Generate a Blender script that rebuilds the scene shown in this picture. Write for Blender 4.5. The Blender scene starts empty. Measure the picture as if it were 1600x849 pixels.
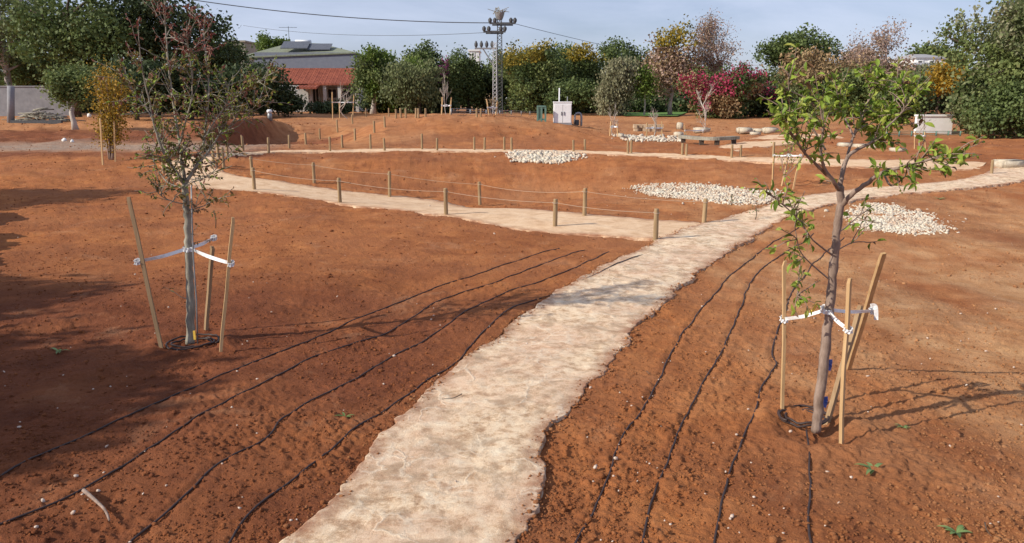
import bpy, math, random
import numpy as np
from mathutils import Vector, Matrix, Quaternion
rng = np.random.default_rng(7); random.seed(7)
SC = bpy.context.scene; COL = SC.collection
R = math.radians
# ------------------------------------------------------------------ camera
F = 1200.0; CX, CY = 800.0, 424.5; CAMH = 2.4
TH = math.atan2(CY-150.0, F); CT, ST = math.cos(TH), math.sin(TH)
cam = bpy.data.cameras.new('camera'); co = bpy.data.objects.new('camera', cam); COL.objects.link(co)
co.location = (0, 0, CAMH); co.rotation_euler = (math.pi/2-TH, 0, 0)
cam.sensor_width = 36; cam.lens = 36*F/1600; cam.clip_end = 6000; cam.clip_start = .05
SC.camera = co
def ray(u, v): return np.array([u-CX, F*CT+(CY-v)*ST, -F*ST+(CY-v)*CT])
# ------------------------------------------------------------------ noise
def _h(ix, iy, s):
    n = (ix.astype(np.int64)*374761393+iy.astype(np.int64)*668265263+s*144665) & 0xffffffff
    n = ((n ^ (n >> 13))*1274126177) & 0xffffffff
    n = ((n ^ (n >> 16))*2246822519) & 0xffffffff
    return ((n ^ (n >> 15)) & 0xffffff)/float(0xffffff)*2-1
def vn(x, y, s=0):
    x = np.asarray(x, float); y = np.asarray(y, float)
    c, d = .8, .6
    x, y = x*c-y*d, x*d+y*c
    ix = np.floor(x); iy = np.floor(y); fx = x-ix; fy = y-iy
    ux = fx*fx*fx*(fx*(fx*6-15)+10); uy = fy*fy*fy*(fy*(fy*6-15)+10)
    a = _h(ix, iy, s); b = _h(ix+1, iy, s); c2 = _h(ix, iy+1, s); d2 = _h(ix+1, iy+1, s)
    return (a*(1-ux)+b*ux)*(1-uy)+(c2*(1-ux)+d2*ux)*uy
def fbm(x, y, lam, o=3, s=0):
    t = 0; a = 1.; q = 1/lam
    for k in range(o): t = t+a*vn(x*q, y*q, s+k*17); a *= .5; q *= 2.1
    return t
def ss(a, b, x):
    t = np.clip((x-a)/(b-a), 0, 1); return t*t*(3-2*t)
def gs(x, y, cx, cy, sx, sy): return np.exp(-((x-cx)/sx)**2-((y-cy)/sy)**2)
# ------------------------------------------------------------------ terrain height
def H(x, y):
    x = np.asarray(x, float); y = np.asarray(y, float)
    z = .65*ss(11, 27, y)+.30*ss(27, 60, y)
    z = z-.75*gs(x, y, -.5, 20.3, 6., 3.1)
    z = z+.95*gs(x, y, -2., 36, 7., 4.0)
    z = z-.75*ss(-12.3, -11.3, x+.25*vn(y*.8, x*.8, 6))*ss(-5, -9, x)*ss(28, 32, y)*ss(42, 38, y)
    z = z+.55*ss(-15, -13, x)*ss(-11.6, -12.4, x+.25*vn(y*.8, x*.8, 6))*ss(30, 33, y)*ss(44, 39, y)
    z = z-.35*gs(x, y, 6, 36, 5, 6)
    e = x+6.35+(y-8.6)*.62+.35*vn(y*1.3, x*.3, 5)+.15*vn(y*4, x*2, 6)
    z = z+(.42+.20*vn(x*2.1, y*2.1, 15)+.12*vn(x*5, y*5, 16)+.06*vn(x*12, y*12, 17))*ss(0, -.55, e)*ss(6.5, 8.2, y)*ss(21, 14, y)
    z = z+.05*vn(x*.35, y*.35, 3)*ss(2, 8, y)
    return z
HOSES = {
 'L1': [(874,388),(800,412),(740,432),(682,450),(602,480),(541,506),(470,535),(403,562),(300,610),(185,660),(90,705),(0,751),(-60,778)],
 'L2': [(914,391),(880,404),(820,425),(752,450),(682,471),(644,497),(597,520),(489,560),(411,603),(321,648),(206,718),(123,771),(20,815),(-60,850)],
 'L3': [(952,395),(900,420),(813,450),(738,483),(682,520),(555,591),(456,647),(411,689),(350,722),(247,812),(200,852),(150,900)],
 'L4': [(1012,398),(960,417),(870,459),(804,483),(738,539),(715,563),(635,619),(555,671),(522,704),(402,798),(355,852),(320,900)],
 'R1': [(1262,352),(1232,366),(1205,381),(1167,411),(1140,432),(1123,452),(1085,497),(1055,544),(1027,596),(1003,640),(973,686),(951,744),(902,849),(880,900)],
 'R2': [(1272,366),(1232,393),(1191,420),(1171,449),(1150,497),(1130,541),(1106,585),(1079,640),(1067,662),(1046,717),(1029,761),(1002,849),(990,900)],
 'R3': [(1318,372),(1284,402),(1250,440),(1218,507),(1207,548),(1209,572),(1191,603),(1180,639),(1162,686),(1145,734),(1131,781),(1114,849),(1105,900)],
 'R4': [(1262,672),(1266,700),(1268,751),(1265,800),(1266,849),(1266,900)],
}
TS = np.concatenate([np.linspace(1, 12, 900), np.geomspace(12, 400, 2500)])
def hit(u, v, zoff=0.):
    d = ray(u, v); d = d/d[1]
    xs = d[0]*TS; zs = CAMH+d[2]*TS
    g = H(xs, TS)+zoff; w = np.nonzero(zs <= g)[0]
    if len(w) == 0: return np.array([xs[-1], TS[-1], g[-1]])
    k = max(w[0], 1); a = zs[k-1]-g[k-1]; b = g[k]-zs[k]; t = a/max(a+b, 1e-9)
    y = TS[k-1]*(1-t)+TS[k]*t; x = d[0]*y
    return np.array([x, y, float(H(x, y))+zoff])
def pt(u, v, y):
    d = ray(u, v); return np.array([0, 0, CAMH])+d*(y/d[1])
def at(u, y):
    x = 0.
    for _ in range(4):
        z = float(H(x, y)); depth = y*CT+(CAMH-z)*ST; x = (u-CX)*depth/F
    return np.array([x, y, float(H(x, y))])
def smooth(P, n=10):
    P = np.asarray(P, float); out = []
    for i in range(len(P)-1):
        p0 = P[max(i-1, 0)]; p1 = P[i]; p2 = P[i+1]; p3 = P[min(i+2, len(P)-1)]
        for k in range(n):
            t = k/n
            out.append(.5*((2*p1)+(-p0+p2)*t+(2*p0-5*p1+4*p2-p3)*t*t+(-p0+3*p1-3*p2+p3)*t**3))
    out.append(P[-1]); return np.array(out)
def resample(P, n):
    P = np.asarray(P, float); s = np.r_[0, np.cumsum(np.linalg.norm(np.diff(P, axis=0), axis=1))]
    t = np.linspace(0, s[-1], n); return np.stack([np.interp(t, s, P[:, k]) for k in range(P.shape[1])], 1)
HW = {}
for k, p in HOSES.items():
    P = smooth(np.array([hit(u, v)[:2] for u, v in p]), 6)
    L = np.linalg.norm(np.diff(P, axis=0), axis=1).sum(); P = resample(P, int(L/.035)+2)
    s = np.arange(len(P))*.035; q = hash(k[1])*0+ord(k[0])*7+int(k[1])*31
    P[:, 0] += .020*vn(s/.55, s*0+q, q)+.007*vn(s/.16, s*0+q+9, q+1)
    HW[k] = P
# path outlines (pixel edges of the photograph put on the terrain)
PL = [(300,990),(380,910),(445,849),(500,793),(560,735),(605,683),(650,640),(700,590),(770,535),(825,492),(880,452),(960,409),(1030,377),(1100,351),(1165,334),(1215,318),(1262,307),(1330,298),(1420,291),(1490,283),(1530,275),(1549,266),(1562,256)]
PR = [(745,990),(780,900),(803,849),(850,740),(868,672),(905,630),(975,545),(1008,500),(1080,438),(1140,396),(1205,357),(1240,338),(1290,325),(1345,313),(1400,306),(1440,302),(1500,297),(1560,291),(1600,284),(1650,276),(1720,262)]
SL = [(1105,349),(960,339),(840,328),(700,317),(560,301),(440,284),(385,277),(350,268),(335,260),(332,254),(350,246.5),(400,241.5),(470,238.5),(600,237.5),(780,238.5),(900,240),(1000,245),(1130,251),(1240,256),(1340,262),(1440,265),(1530,266)]
SR = [(1046,377),(950,371),(830,361),(740,347),(660,334),(560,323),(430,304),(345,298),(290,290),(262,275),(252,262),(270,250),(330,242),(400,237.5),(470,235),(600,233),(780,234),(900,235.5),(1000,239),(1130,244.5),(1240,247),(1340,250),(1440,251),(1540,254)]
def wpoly(px): return np.array([hit(u, v)[:2] for u, v in px])
PLw, PRw, SLw, SRw = map(wpoly, (PL, PR, SL, SR))
def ragged(P, n, amp, s):
    P = resample(smooth(P, 6), n); T = np.gradient(P, axis=0); T /= np.linalg.norm(T, axis=1)[:, None]+1e-9
    N = np.stack([-T[:, 1], T[:, 0]], 1)
    L = np.r_[0, np.cumsum(np.linalg.norm(np.diff(P, axis=0), axis=1))]
    w = amp*(.9*vn(L/.7, L*0+s, s)+.7*np.clip(2.2*vn(L/.26, L*0+s, s+1), -.8, .8)+.4*vn(L/.07, L*0+s, s+2))
    return P+N*w[:, None]
PE = (ragged(PLw, 1500, .045, 3), ragged(PRw, 1500, .05, 8))
SE = (ragged(SLw, 900, .06, 13), ragged(SRw, 900, .08, 18))
def inpoly(x, y, poly):
    ins = np.zeros(len(x), bool); n = len(poly); j = n-1
    for i in range(n):
        xi, yi = poly[i]; xj, yj = poly[j]
        if yi != yj:
            c = ((yi > y) != (yj > y)) & (x < (xj-xi)*(y-yi)/(yj-yi)+xi); ins ^= c
        j = i
    return ins
def detail(x, y, far=None):
    x = np.asarray(x, float); y = np.asarray(y, float); r = np.hypot(x, y)
    z = .026*fbm(x, y, 1.3, 2, 40)
    z = z+(.011+.014*ss(12, 22, r))*fbm(x+.1*vn(x*3, y*3, 9), y, .42, 2, 50)*ss(80, 40, r)+.10*vn(x*1.3, y*1.3, 52)*ss(28, 33, y)*ss(48, 42, y)*ss(-6, -11, x)+.05*fbm(x, y, .9, 2, 57)*ss(29, 32, y)*ss(50, 42, y)
    n = 1-np.abs(fbm(x, y, .17, 2, 60)); z = z+(.007+.010*ss(10, 20, r))*n*n*ss(45, 16, r)
    m = ss(-.3, .5, fbm(x, y, .8, 2, 77))*.8+.35
    z = z+m*.011*ss(.2, .7, fbm(x, y, .075, 2, 70))*ss(18, 7, r)
    z = z+m*.011*ss(.05, .7, vn(x/.034, y/.034, 90))*ss(11, 5, r)-.010*ss(.35, .8, vn(x/.06, y/.06, 95))*ss(14, 6, r)
    # wheel tracks and raked streaks
    a = R(-84); q = x*math.sin(a)*-1+y*math.cos(a)+.25*vn(x*.5, y*.4, 2)
    z = z+.007*vn(q/.30, (x*math.cos(a)+y*math.sin(a))/2.2, 12)*ss(2.5, 5, x)*ss(40, 10, r)
    return z
# ------------------------------------------------------------------ mesh helpers
def mk(name, V, Fc, mat=None, parent=None, smooth_=False, attr=None, loc=None, nper=None):
    """V (n,3); Fc list or (m,k) array"""
    V = np.asarray(V, np.float32)
    if loc is not None: V = V-np.asarray(loc, np.float32)
    me = bpy.data.meshes.new(name)
    if isinstance(Fc, np.ndarray):
        m, k = Fc.shape
        me.vertices.add(len(V)); me.vertices.foreach_set('co', V.ravel())
        me.loops.add(m*k); me.loops.foreach_set('vertex_index', Fc.astype(np.int32).ravel())
        me.polygons.add(m); me.polygons.foreach_set('loop_start', np.arange(m, dtype=np.int32)*k)
        me.update(calc_edges=True)
    else:
        me.from_pydata([tuple(map(float, v)) for v in V], [], [tuple(int(i) for i in f) for f in Fc]); me.update()
    if attr:
        for an, av in attr.items():
            a = me.attributes.new(an, 'FLOAT', 'POINT'); a.data.foreach_set('value', np.asarray(av, np.float32))
    if smooth_: me.polygons.foreach_set('use_smooth', np.ones(len(me.polygons), bool))
    if mat: me.materials.append(mat)
    o = bpy.data.objects.new(name, me); COL.objects.link(o)
    if loc is not None and parent is None: o.location = tuple(float(a) for a in loc)
    if parent is not None: o.parent = parent
    return o
def tag(o, label=None, cat=None, group=None, kind=None):
    if label: o['label'] = label
    if cat: o['category'] = cat
    if group: o['group'] = group
    if kind: o['kind'] = kind
    return o
def thing(name, label, cat, loc, group=None):
    o = bpy.data.objects.new(name, None); COL.objects.link(o); o.location = tuple(float(a) for a in loc)
    o.empty_display_size = .2
    return tag(o, label, cat, group)
class MB:
    def __init__(s): s.V = []; s.F = []; s.n = 0
    def add(s, V, Fc):
        V = np.asarray(V, float); s.V.append(V); s.F += [tuple(int(i)+s.n for i in f) for f in Fc]; s.n += len(V); return s
    def box(s, c, size, rz=0, tilt=None):
        c = np.asarray(c, float); hx, hy, hz = [a/2 for a in size]
        v = np.array([[x, y, z] for x in (-hx, hx) for y in (-hy, hy) for z in (-hz, hz)])
        if rz: ca, sa = math.cos(rz), math.sin(rz); v = np.stack([v[:, 0]*ca-v[:, 1]*sa, v[:, 0]*sa+v[:, 1]*ca, v[:, 2]], 1)
        return s.add(v+c, [(0,1,3,2),(4,6,7,5),(0,4,5,1),(2,3,7,6),(0,2,6,4),(1,5,7,3)])
    def tube(s, P, r, n=8, cap=True, flat=1.0):
        P = np.asarray(P, float); m = len(P); r = np.broadcast_to(np.asarray(r, float), (m,))
        T = np.gradient(P, axis=0); T /= np.linalg.norm(T, axis=1)[:, None]+1e-9
        ref = np.array([0, 0, 1.]) if abs(T[0][2]) < .9 else np.array([1., 0, 0])
        a = np.cross(T[0], ref); a /= np.linalg.norm(a)
        V = []
        for i in range(m):
            a = a-T[i]*a.dot(T[i]); a /= np.linalg.norm(a)+1e-9; b = np.cross(T[i], a)
            for k in range(n):
                t = 2*math.pi*k/n; V.append(P[i]+r[i]*(math.cos(t)*a+flat*math.sin(t)*b))
        Fc = [(i*n+k, i*n+(k+1) % n, (i+1)*n+(k+1) % n, (i+1)*n+k) for i in range(m-1) for k in range(n)]
        if cap: Fc += [tuple(range(n-1, -1, -1)), tuple((m-1)*n+k for k in range(n))]
        return s.add(V, Fc)
    def obj(s, name, mat, parent=None, sm=False, loc=None, base=None):
        V = np.concatenate(s.V)
        if parent is not None: V = V-np.array(parent.location) if base is None else V-np.asarray(base)
        o = mk(name, V, s.F, mat, parent, sm, loc=loc)
        return o
# ------------------------------------------------------------------ materials
def newmat(name):
    m = bpy.data.materials.new(name); m.use_nodes = True; nt = m.node_tree; nt.nodes.clear()
    out = nt.nodes.new('ShaderNodeOutputMaterial'); return m, nt, out
def N(nt, t, **kw):
    n = nt.nodes.new(t)
    for k, v in kw.items():
        if k in n.inputs: n.inputs[k].default_value = v
        else: setattr(n, k, v)
    return n
def ramp(nt, stops, fac):
    r = nt.nodes.new('ShaderNodeValToRGB'); e = r.color_ramp.elements
    while len(e) < len(stops): e.new(.5)
    for i, (p, c) in enumerate(stops): e[i].position = p; e[i].color = (*c, 1) if len(c) == 3 else c
    nt.links.new(fac, r.inputs[0]); return r.outputs[0]
def mixc(nt, f, a, b, mode='MIX'):
    m = nt.nodes.new('ShaderNodeMix'); m.data_type = 'RGBA'; m.blend_type = mode
    for s, v in ((m.inputs[0], f), (m.inputs[6], a), (m.inputs[7], b)):
        if hasattr(v, 'links'): nt.links.new(v, s)
        elif isinstance(v, (int, float)): s.default_value = v
        else: s.default_value = (*v, 1)
    return m.outputs[2]
def noise(nt, scale, detail_=6, rough=.6, dist=0., vec=None):
    n = N(nt, 'ShaderNodeTexNoise', Scale=scale, Detail=detail_, Roughness=rough, Distortion=dist)
    if vec is None:
        g = N(nt, 'ShaderNodeNewGeometry'); vec = g.outputs['Position']
    nt.links.new(vec, n.inputs['Vector']); return n.outputs['Fac']
def objvec(nt): return N(nt, 'ShaderNodeTexCoord').outputs['Object']
def attrf(nt, name): return N(nt, 'ShaderNodeAttribute', attribute_name=name).outputs['Fac']
def math_(nt, op, a, b=0., c=None):
    m = nt.nodes.new('ShaderNodeMath'); m.operation = op; m.use_clamp = False
    for s, v in zip(m.inputs, (a, b, c)):
        if v is None: continue
        if hasattr(v, 'links'): nt.links.new(v, s)
        else: s.default_value = v
    return m.outputs[0]
def finish(m, nt, out, col, rough=.9, bump=None, bstr=.3, bdist=.01, spec=.3, metal=0., extra=None):
    b = N(nt, 'ShaderNodeBsdfPrincipled'); b.inputs['Roughness'].default_value = rough
    b.inputs['Specular IOR Level'].default_value = spec; b.inputs['Metallic'].default_value = metal
    if hasattr(col, 'links'): nt.links.new(col, b.inputs['Base Color'])
    else: b.inputs['Base Color'].default_value = (*col, 1)
    if bump is not None:
        q = N(nt, 'ShaderNodeBump', Strength=bstr, Distance=bdist); nt.links.new(bump, q.inputs['Height']); nt.links.new(q.outputs[0], b.inputs['Normal'])
    nt.links.new(b.outputs[0], out.inputs[0]); return m
def simple(name, a, b, scale=20., rough=.85, bstr=.3, stretch=None, spec=.3, metal=0., bdist=.01):
    m, nt, out = newmat(name); v = objvec(nt)
    if stretch:
        mp = N(nt, 'ShaderNodeMapping'); mp.inputs['Scale'].default_value = stretch; nt.links.new(v, mp.inputs[0]); v = mp.outputs[0]
    n = noise(nt, scale, 6, .65, 0., v)
    return finish(m, nt, out, ramp(nt, [(.3, a), (.7, b)], n), rough, n, bstr, bdist, spec, metal)
def leafmat(name, stops, tr=.3, rough=.6):
    m, nt, out = newmat(name)
    c = ramp(nt, [(i/(len(stops)-1), s) for i, s in enumerate(stops)], attrf(nt, 'rnd'))
    b = N(nt, 'ShaderNodeBsdfPrincipled'); b.inputs['Roughness'].default_value = rough; b.inputs['Specular IOR Level'].default_value = .25
    t = N(nt, 'ShaderNodeBsdfTranslucent'); ms = N(nt, 'ShaderNodeMixShader'); ms.inputs[0].default_value = tr
    nt.links.new(c, b.inputs['Base Color']); nt.links.new(c, t.inputs['Color'])
    nt.links.new(b.outputs[0], ms.inputs[1]); nt.links.new(t.outputs[0], ms.inputs[2]); nt.links.new(ms.outputs[0], out.inputs[0])
    return m
# soil
def soil_mat():
    m, nt, out = newmat('red_soil')
    big = noise(nt, .45, 5, .6); mid = noise(nt, 2.2, 6, .65, .4); fine = noise(nt, 16, 8, .7); vf = noise(nt, 90, 5, .7); vvf = noise(nt, 260, 3, .7)
    red = ramp(nt, [(.28, (.24, .078, .030)), (.5, (.40, .145, .049)), (.72, (.52, .212, .074))], mid)
    red = mixc(nt, ramp(nt, [(.35, (0,)*3), (.7, (1,)*3)], big), red, (.33, .128, .055))
    tan = ramp(nt, [(.3, (.46, .225, .092)), (.7, (.66, .40, .21))], mid)
    c = mixc(nt, attrf(nt, 'dry'), red, tan)
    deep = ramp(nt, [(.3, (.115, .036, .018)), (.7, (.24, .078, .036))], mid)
    c = mixc(nt, attrf(nt, 'damp_shade'), c, deep)  # darker soil and painted shade share this mix
    road = ramp(nt, [(.3, (.24, .17, .125)), (.7, (.42, .33, .26))], fine)
    c = mixc(nt, attrf(nt, 'road'), c, road)
    spk = ramp(nt, [(.60, (0,)*3), (.72, (1,)*3)], vf)
    c = mixc(nt, math_(nt, 'MULTIPLY', spk, .45), c, (.52, .30, .19))
    dk = ramp(nt, [(.30, (1,)*3), (.42, (0,)*3)], fine)
    c = mixc(nt, math_(nt, 'MULTIPLY', dk, .45), c, (.13, .045, .025))
    dk2 = ramp(nt, [(.54, (0,)*3), (.66, (1,)*3)], noise(nt, .8, 9, .75, .5))
    c = mixc(nt, math_(nt, 'MULTIPLY', dk2, .45), c, (.20, .068, .032))
    pale = ramp(nt, [(.56, (0,)*3), (.70, (1,)*3)], noise(nt, 1.1, 8, .72, .8))
    c = mixc(nt, math_(nt, 'MULTIPLY', pale, .4), c, (.50, .27, .15))
    h = math_(nt, 'ADD', math_(nt, 'ADD', fine, math_(nt, 'MULTIPLY', vf, .4)), math_(nt, 'MULTIPLY', vvf, .15))
    return finish(m, nt, out, c, .95, h, .9, .035, .1)
SOIL = soil_mat()
def path_mat():
    m, nt, out = newmat('pale_stone_paving')
    big = noise(nt, 1.1, 5, .65, .6); mid = noise(nt, 6.5, 10, .8, 0.); fine = noise(nt, 60, 6, .8)
    c = ramp(nt, [(.30, (.30, .165, .085)), (.42, (.52, .335, .20)), (.50, (.78, .58, .385)), (.66, (.90, .76, .56))], mid)
    c = mixc(nt, math_(nt, 'MULTIPLY', ramp(nt, [(.42, (0,)*3), (.62, (1,)*3)], big), .45), c, (.62, .37, .25))
    grey = noise(nt, 2.7, 6, .7, .8)
    c = mixc(nt, math_(nt, 'MULTIPLY', ramp(nt, [(.50, (0,)*3), (.62, (1,)*3)], grey), .7), c, (.40, .27, .17))
    spk = ramp(nt, [(.30, (1,)*3), (.40, (0,)*3)], fine)
    c = mixc(nt, math_(nt, 'MULTIPLY', spk, .5), c, (.30, .18, .12))
    # soil blown in from the sides
    dirt = math_(nt, 'MULTIPLY', attrf(nt, 'edge'), ramp(nt, [(.35, (0,)*3), (.55, (1,)*3)], noise(nt, 5, 6, .7)))
    c = mixc(nt, dirt, c, (.34, .155, .085))
    # faint ridges left by the float
    vo = N(nt, 'ShaderNodeTexVoronoi', feature='DISTANCE_TO_EDGE', Scale=1.5); g = N(nt, 'ShaderNodeNewGeometry')
    d = N(nt, 'ShaderNodeTexNoise', Scale=2.5, Detail=4); nt.links.new(g.outputs['Position'], d.inputs['Vector'])
    ad = N(nt, 'ShaderNodeVectorMath', operation='MULTIPLY_ADD'); ad.inputs[1].default_value = (1.2,)*3
    nt.links.new(d.outputs['Color'], ad.inputs[0]); nt.links.new(g.outputs['Position'], ad.inputs[2]); nt.links.new(ad.outputs[0], vo.inputs['Vector'])
    cr = ramp(nt, [(0., (1,)*3), (.05, (0,)*3)], vo.outputs['Distance'])
    cr = math_(nt, 'MULTIPLY', cr, ramp(nt, [(.42, (0,)*3), (.55, (1,)*3)], noise(nt, 2.1, 4, .6)))
    c = mixc(nt, math_(nt, 'MULTIPLY', cr, .5), c, (.88, .76, .58))
    grit = noise(nt, 170, 3, .8)
    c = mixc(nt, math_(nt, 'MULTIPLY', ramp(nt, [(.34, (1,)*3), (.44, (0,)*3)], grit), .45), c, (.26, .155, .09))
    c = mixc(nt, math_(nt, 'MULTIPLY', ramp(nt, [(.58, (0,)*3), (.68, (1,)*3)], grit), .5), c, (.88, .80, .68))
    h = math_(nt, 'ADD', math_(nt, 'ADD', math_(nt, 'MULTIPLY', mid, .6), math_(nt, 'MULTIPLY', cr, .25)), math_(nt, 'ADD', math_(nt, 'MULTIPLY', fine, .5), math_(nt, 'MULTIPLY', grit, .3)))
    return finish(m, nt, out, c, .92, h, .7, .02, .15)
PATHM = path_mat()
def sand_mat():
    m, nt, out = newmat('sandy_gravel')
    mid = noise(nt, 3, 7, .7, .5); fine = noise(nt, 30, 6, .75)
    c = ramp(nt, [(.3, (.52, .32, .18)), (.5, (.70, .48, .30)), (.72, (.80, .60, .40))], mid)
    c = mixc(nt, math_(nt, 'MULTIPLY', ramp(nt, [(.3, (1,)*3), (.45, (0,)*3)], fine), .5), c, (.36, .22, .14))
    dirt = math_(nt, 'MULTIPLY', attrf(nt, 'edge'), ramp(nt, [(.35, (0,)*3), (.55, (1,)*3)], noise(nt, 4, 6, .7)))
    c = mixc(nt, dirt, c, (.34, .155, .085))
    return finish(m, nt, out, c, .95, fine, .6, .02, .15)
SANDM = sand_mat()
STONE = simple('limestone', (.36, .30, .22), (.62, .55, .44), 9, .9, .5)
WSTONE0 = simple('white_rubble_plain', (.40, .33, .24), (.72, .66, .54), 14, .9, .5)
def rubble_mat():
    m, nt, out = newmat('white_rubble'); n = noise(nt, 14, 5, .7); n2 = noise(nt, 2.5, 5, .7); n3 = noise(nt, 40, 3, .6)
    c = ramp(nt, [(.3, (.38, .32, .24)), (.55, (.66, .60, .49)), (.75, (.78, .73, .62))], n)
    c = mixc(nt, math_(nt, 'MULTIPLY', ramp(nt, [(.45, (0,)*3), (.65, (1,)*3)], n2), .6), c, (.44, .25, .15))
    return finish(m, nt, out, c, .95, n3, .5, .01, .15)
WSTONE = rubble_mat()
PEB = simple('pale_pebble', (.40, .27, .20), (.72, .62, .52), 30, .9, .4)
POSTM = simple('round_timber', (.22, .145, .075), (.42, .30, .17), 14, .85, .5, (1, 1, .12))
LATH = simple('raw_lath', (.42, .26, .12), (.60, .41, .22), 22, .8, .4, (1, 1, .08))
LATHD = simple('weathered_lath', (.24, .15, .08), (.38, .26, .15), 22, .85, .4, (1, 1, .08))
ROPE = simple('rope_fibre', (.34, .24, .17), (.50, .38, .28), 60, .9, .4)
HOSEM = simple('brown_poly_pipe', (.030, .018, .016), (.060, .034, .028), 12, .55, .2, spec=.4)
TAPE = simple('white_webbing', (.66, .66, .66), (.85, .85, .86), 40, .6, .2)
BARKG = simple('grey_bark', (.16, .145, .115), (.38, .35, .28), 16, .9, .7, (1, 1, .35), bdist=.015)
BARKB = simple('brown_bark', (.15, .10, .075), (.36, .27, .22), 18, .9, .7, (1, 1, .35), bdist=.015)
BARKD = simple('dark_bark', (.06, .045, .035), (.14, .105, .08), 9, .95, .6, (1, 1, .3), bdist=.03)
BARKP = simple('pale_bark', (.34, .29, .25), (.56, .50, .44), 7, .9, .4, (1, 1, .3), bdist=.02)
TWIGM = simple('pinkish_twigs', (.26, .19, .17), (.42, .33, .30), 7, .9, .3)
METW = simple('white_painted_steel', (.74, .75, .76), (.84, .84, .84), 6, .45, .05)
METG = simple('galvanised_steel', (.22, .23, .24), (.36, .37, .38), 12, .5, .1, metal=.4)
METL = simple('light_galvanised_steel', (.50, .51, .52), (.66, .67, .68), 9, .55, .1)
METD = simple('dark_steel', (.055, .06, .065), (.11, .115, .12), 12, .6, .1)
GREENM = simple('green_painted_steel', (.10, .19, .15), (.16, .26, .21), 12, .55, .1)
GREYW = simple('grey_render', (.17, .19, .235), (.22, .24, .285), 3, .9, .1)
LIMEW = simple('pale_render', (.42, .42, .40), (.56, .55, .53), 3, .9, .15)
WHITEW = simple('white_render', (.72, .72, .70), (.84, .84, .82), 3, .9, .1)
BLOCKW = simple('concrete_wall', (.20, .20, .215), (.30, .30, .315), 2.5, .95, .2)
ROOFG = simple('green_grey_sheeting', (.16, .18, .13), (.25, .27, .20), 5, .8, .2)
DARKM = simple('dark_opening', (.012, .014, .016), (.03, .03, .032), 5, .35, .05, spec=.5)
PANELM = simple('solar_glass', (.07, .075, .09), (.12, .125, .14), 5, .25, .02, spec=.6)
LAWN = simple('lawn_grass', (.08, .17, .035), (.15, .26, .06), 3, .95, .4)
BAGM = simple('white_plastic_sack', (.72, .72, .70), (.84, .84, .82), 6, .5, .5)
YEL = simple('yellow_plastic', (.70, .42, .06), (.82, .55, .10), 9, .5, .05)
BLUEP = simple('blue_plastic', (.07, .12, .42), (.12, .18, .52), 9, .4, .05)
GLASS = simple('window_glass', (.02, .025, .03), (.04, .045, .05), 3, .08, 0., spec=.8)
RUBBER = simple('rubber', (.015,)*3, (.03,)*3, 9, .8, .1)
def tile_mat():
    m, nt, out = newmat('red_roof_tiles'); v = objvec(nt)
    w = N(nt, 'ShaderNodeTexWave', wave_type='BANDS', bands_direction='X', Scale=2.5, Distortion=.3); nt.links.new(v, w.inputs[0])
    n = noise(nt, 2.2, 5, .6, 0, v)
    c = ramp(nt, [(.3, (.20, .055, .038)), (.7, (.38, .115, .070))], n)
    return finish(m, nt, out, c, .8, w.outputs['Fac'], .8, .08, .2)
TILES = tile_mat()
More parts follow.
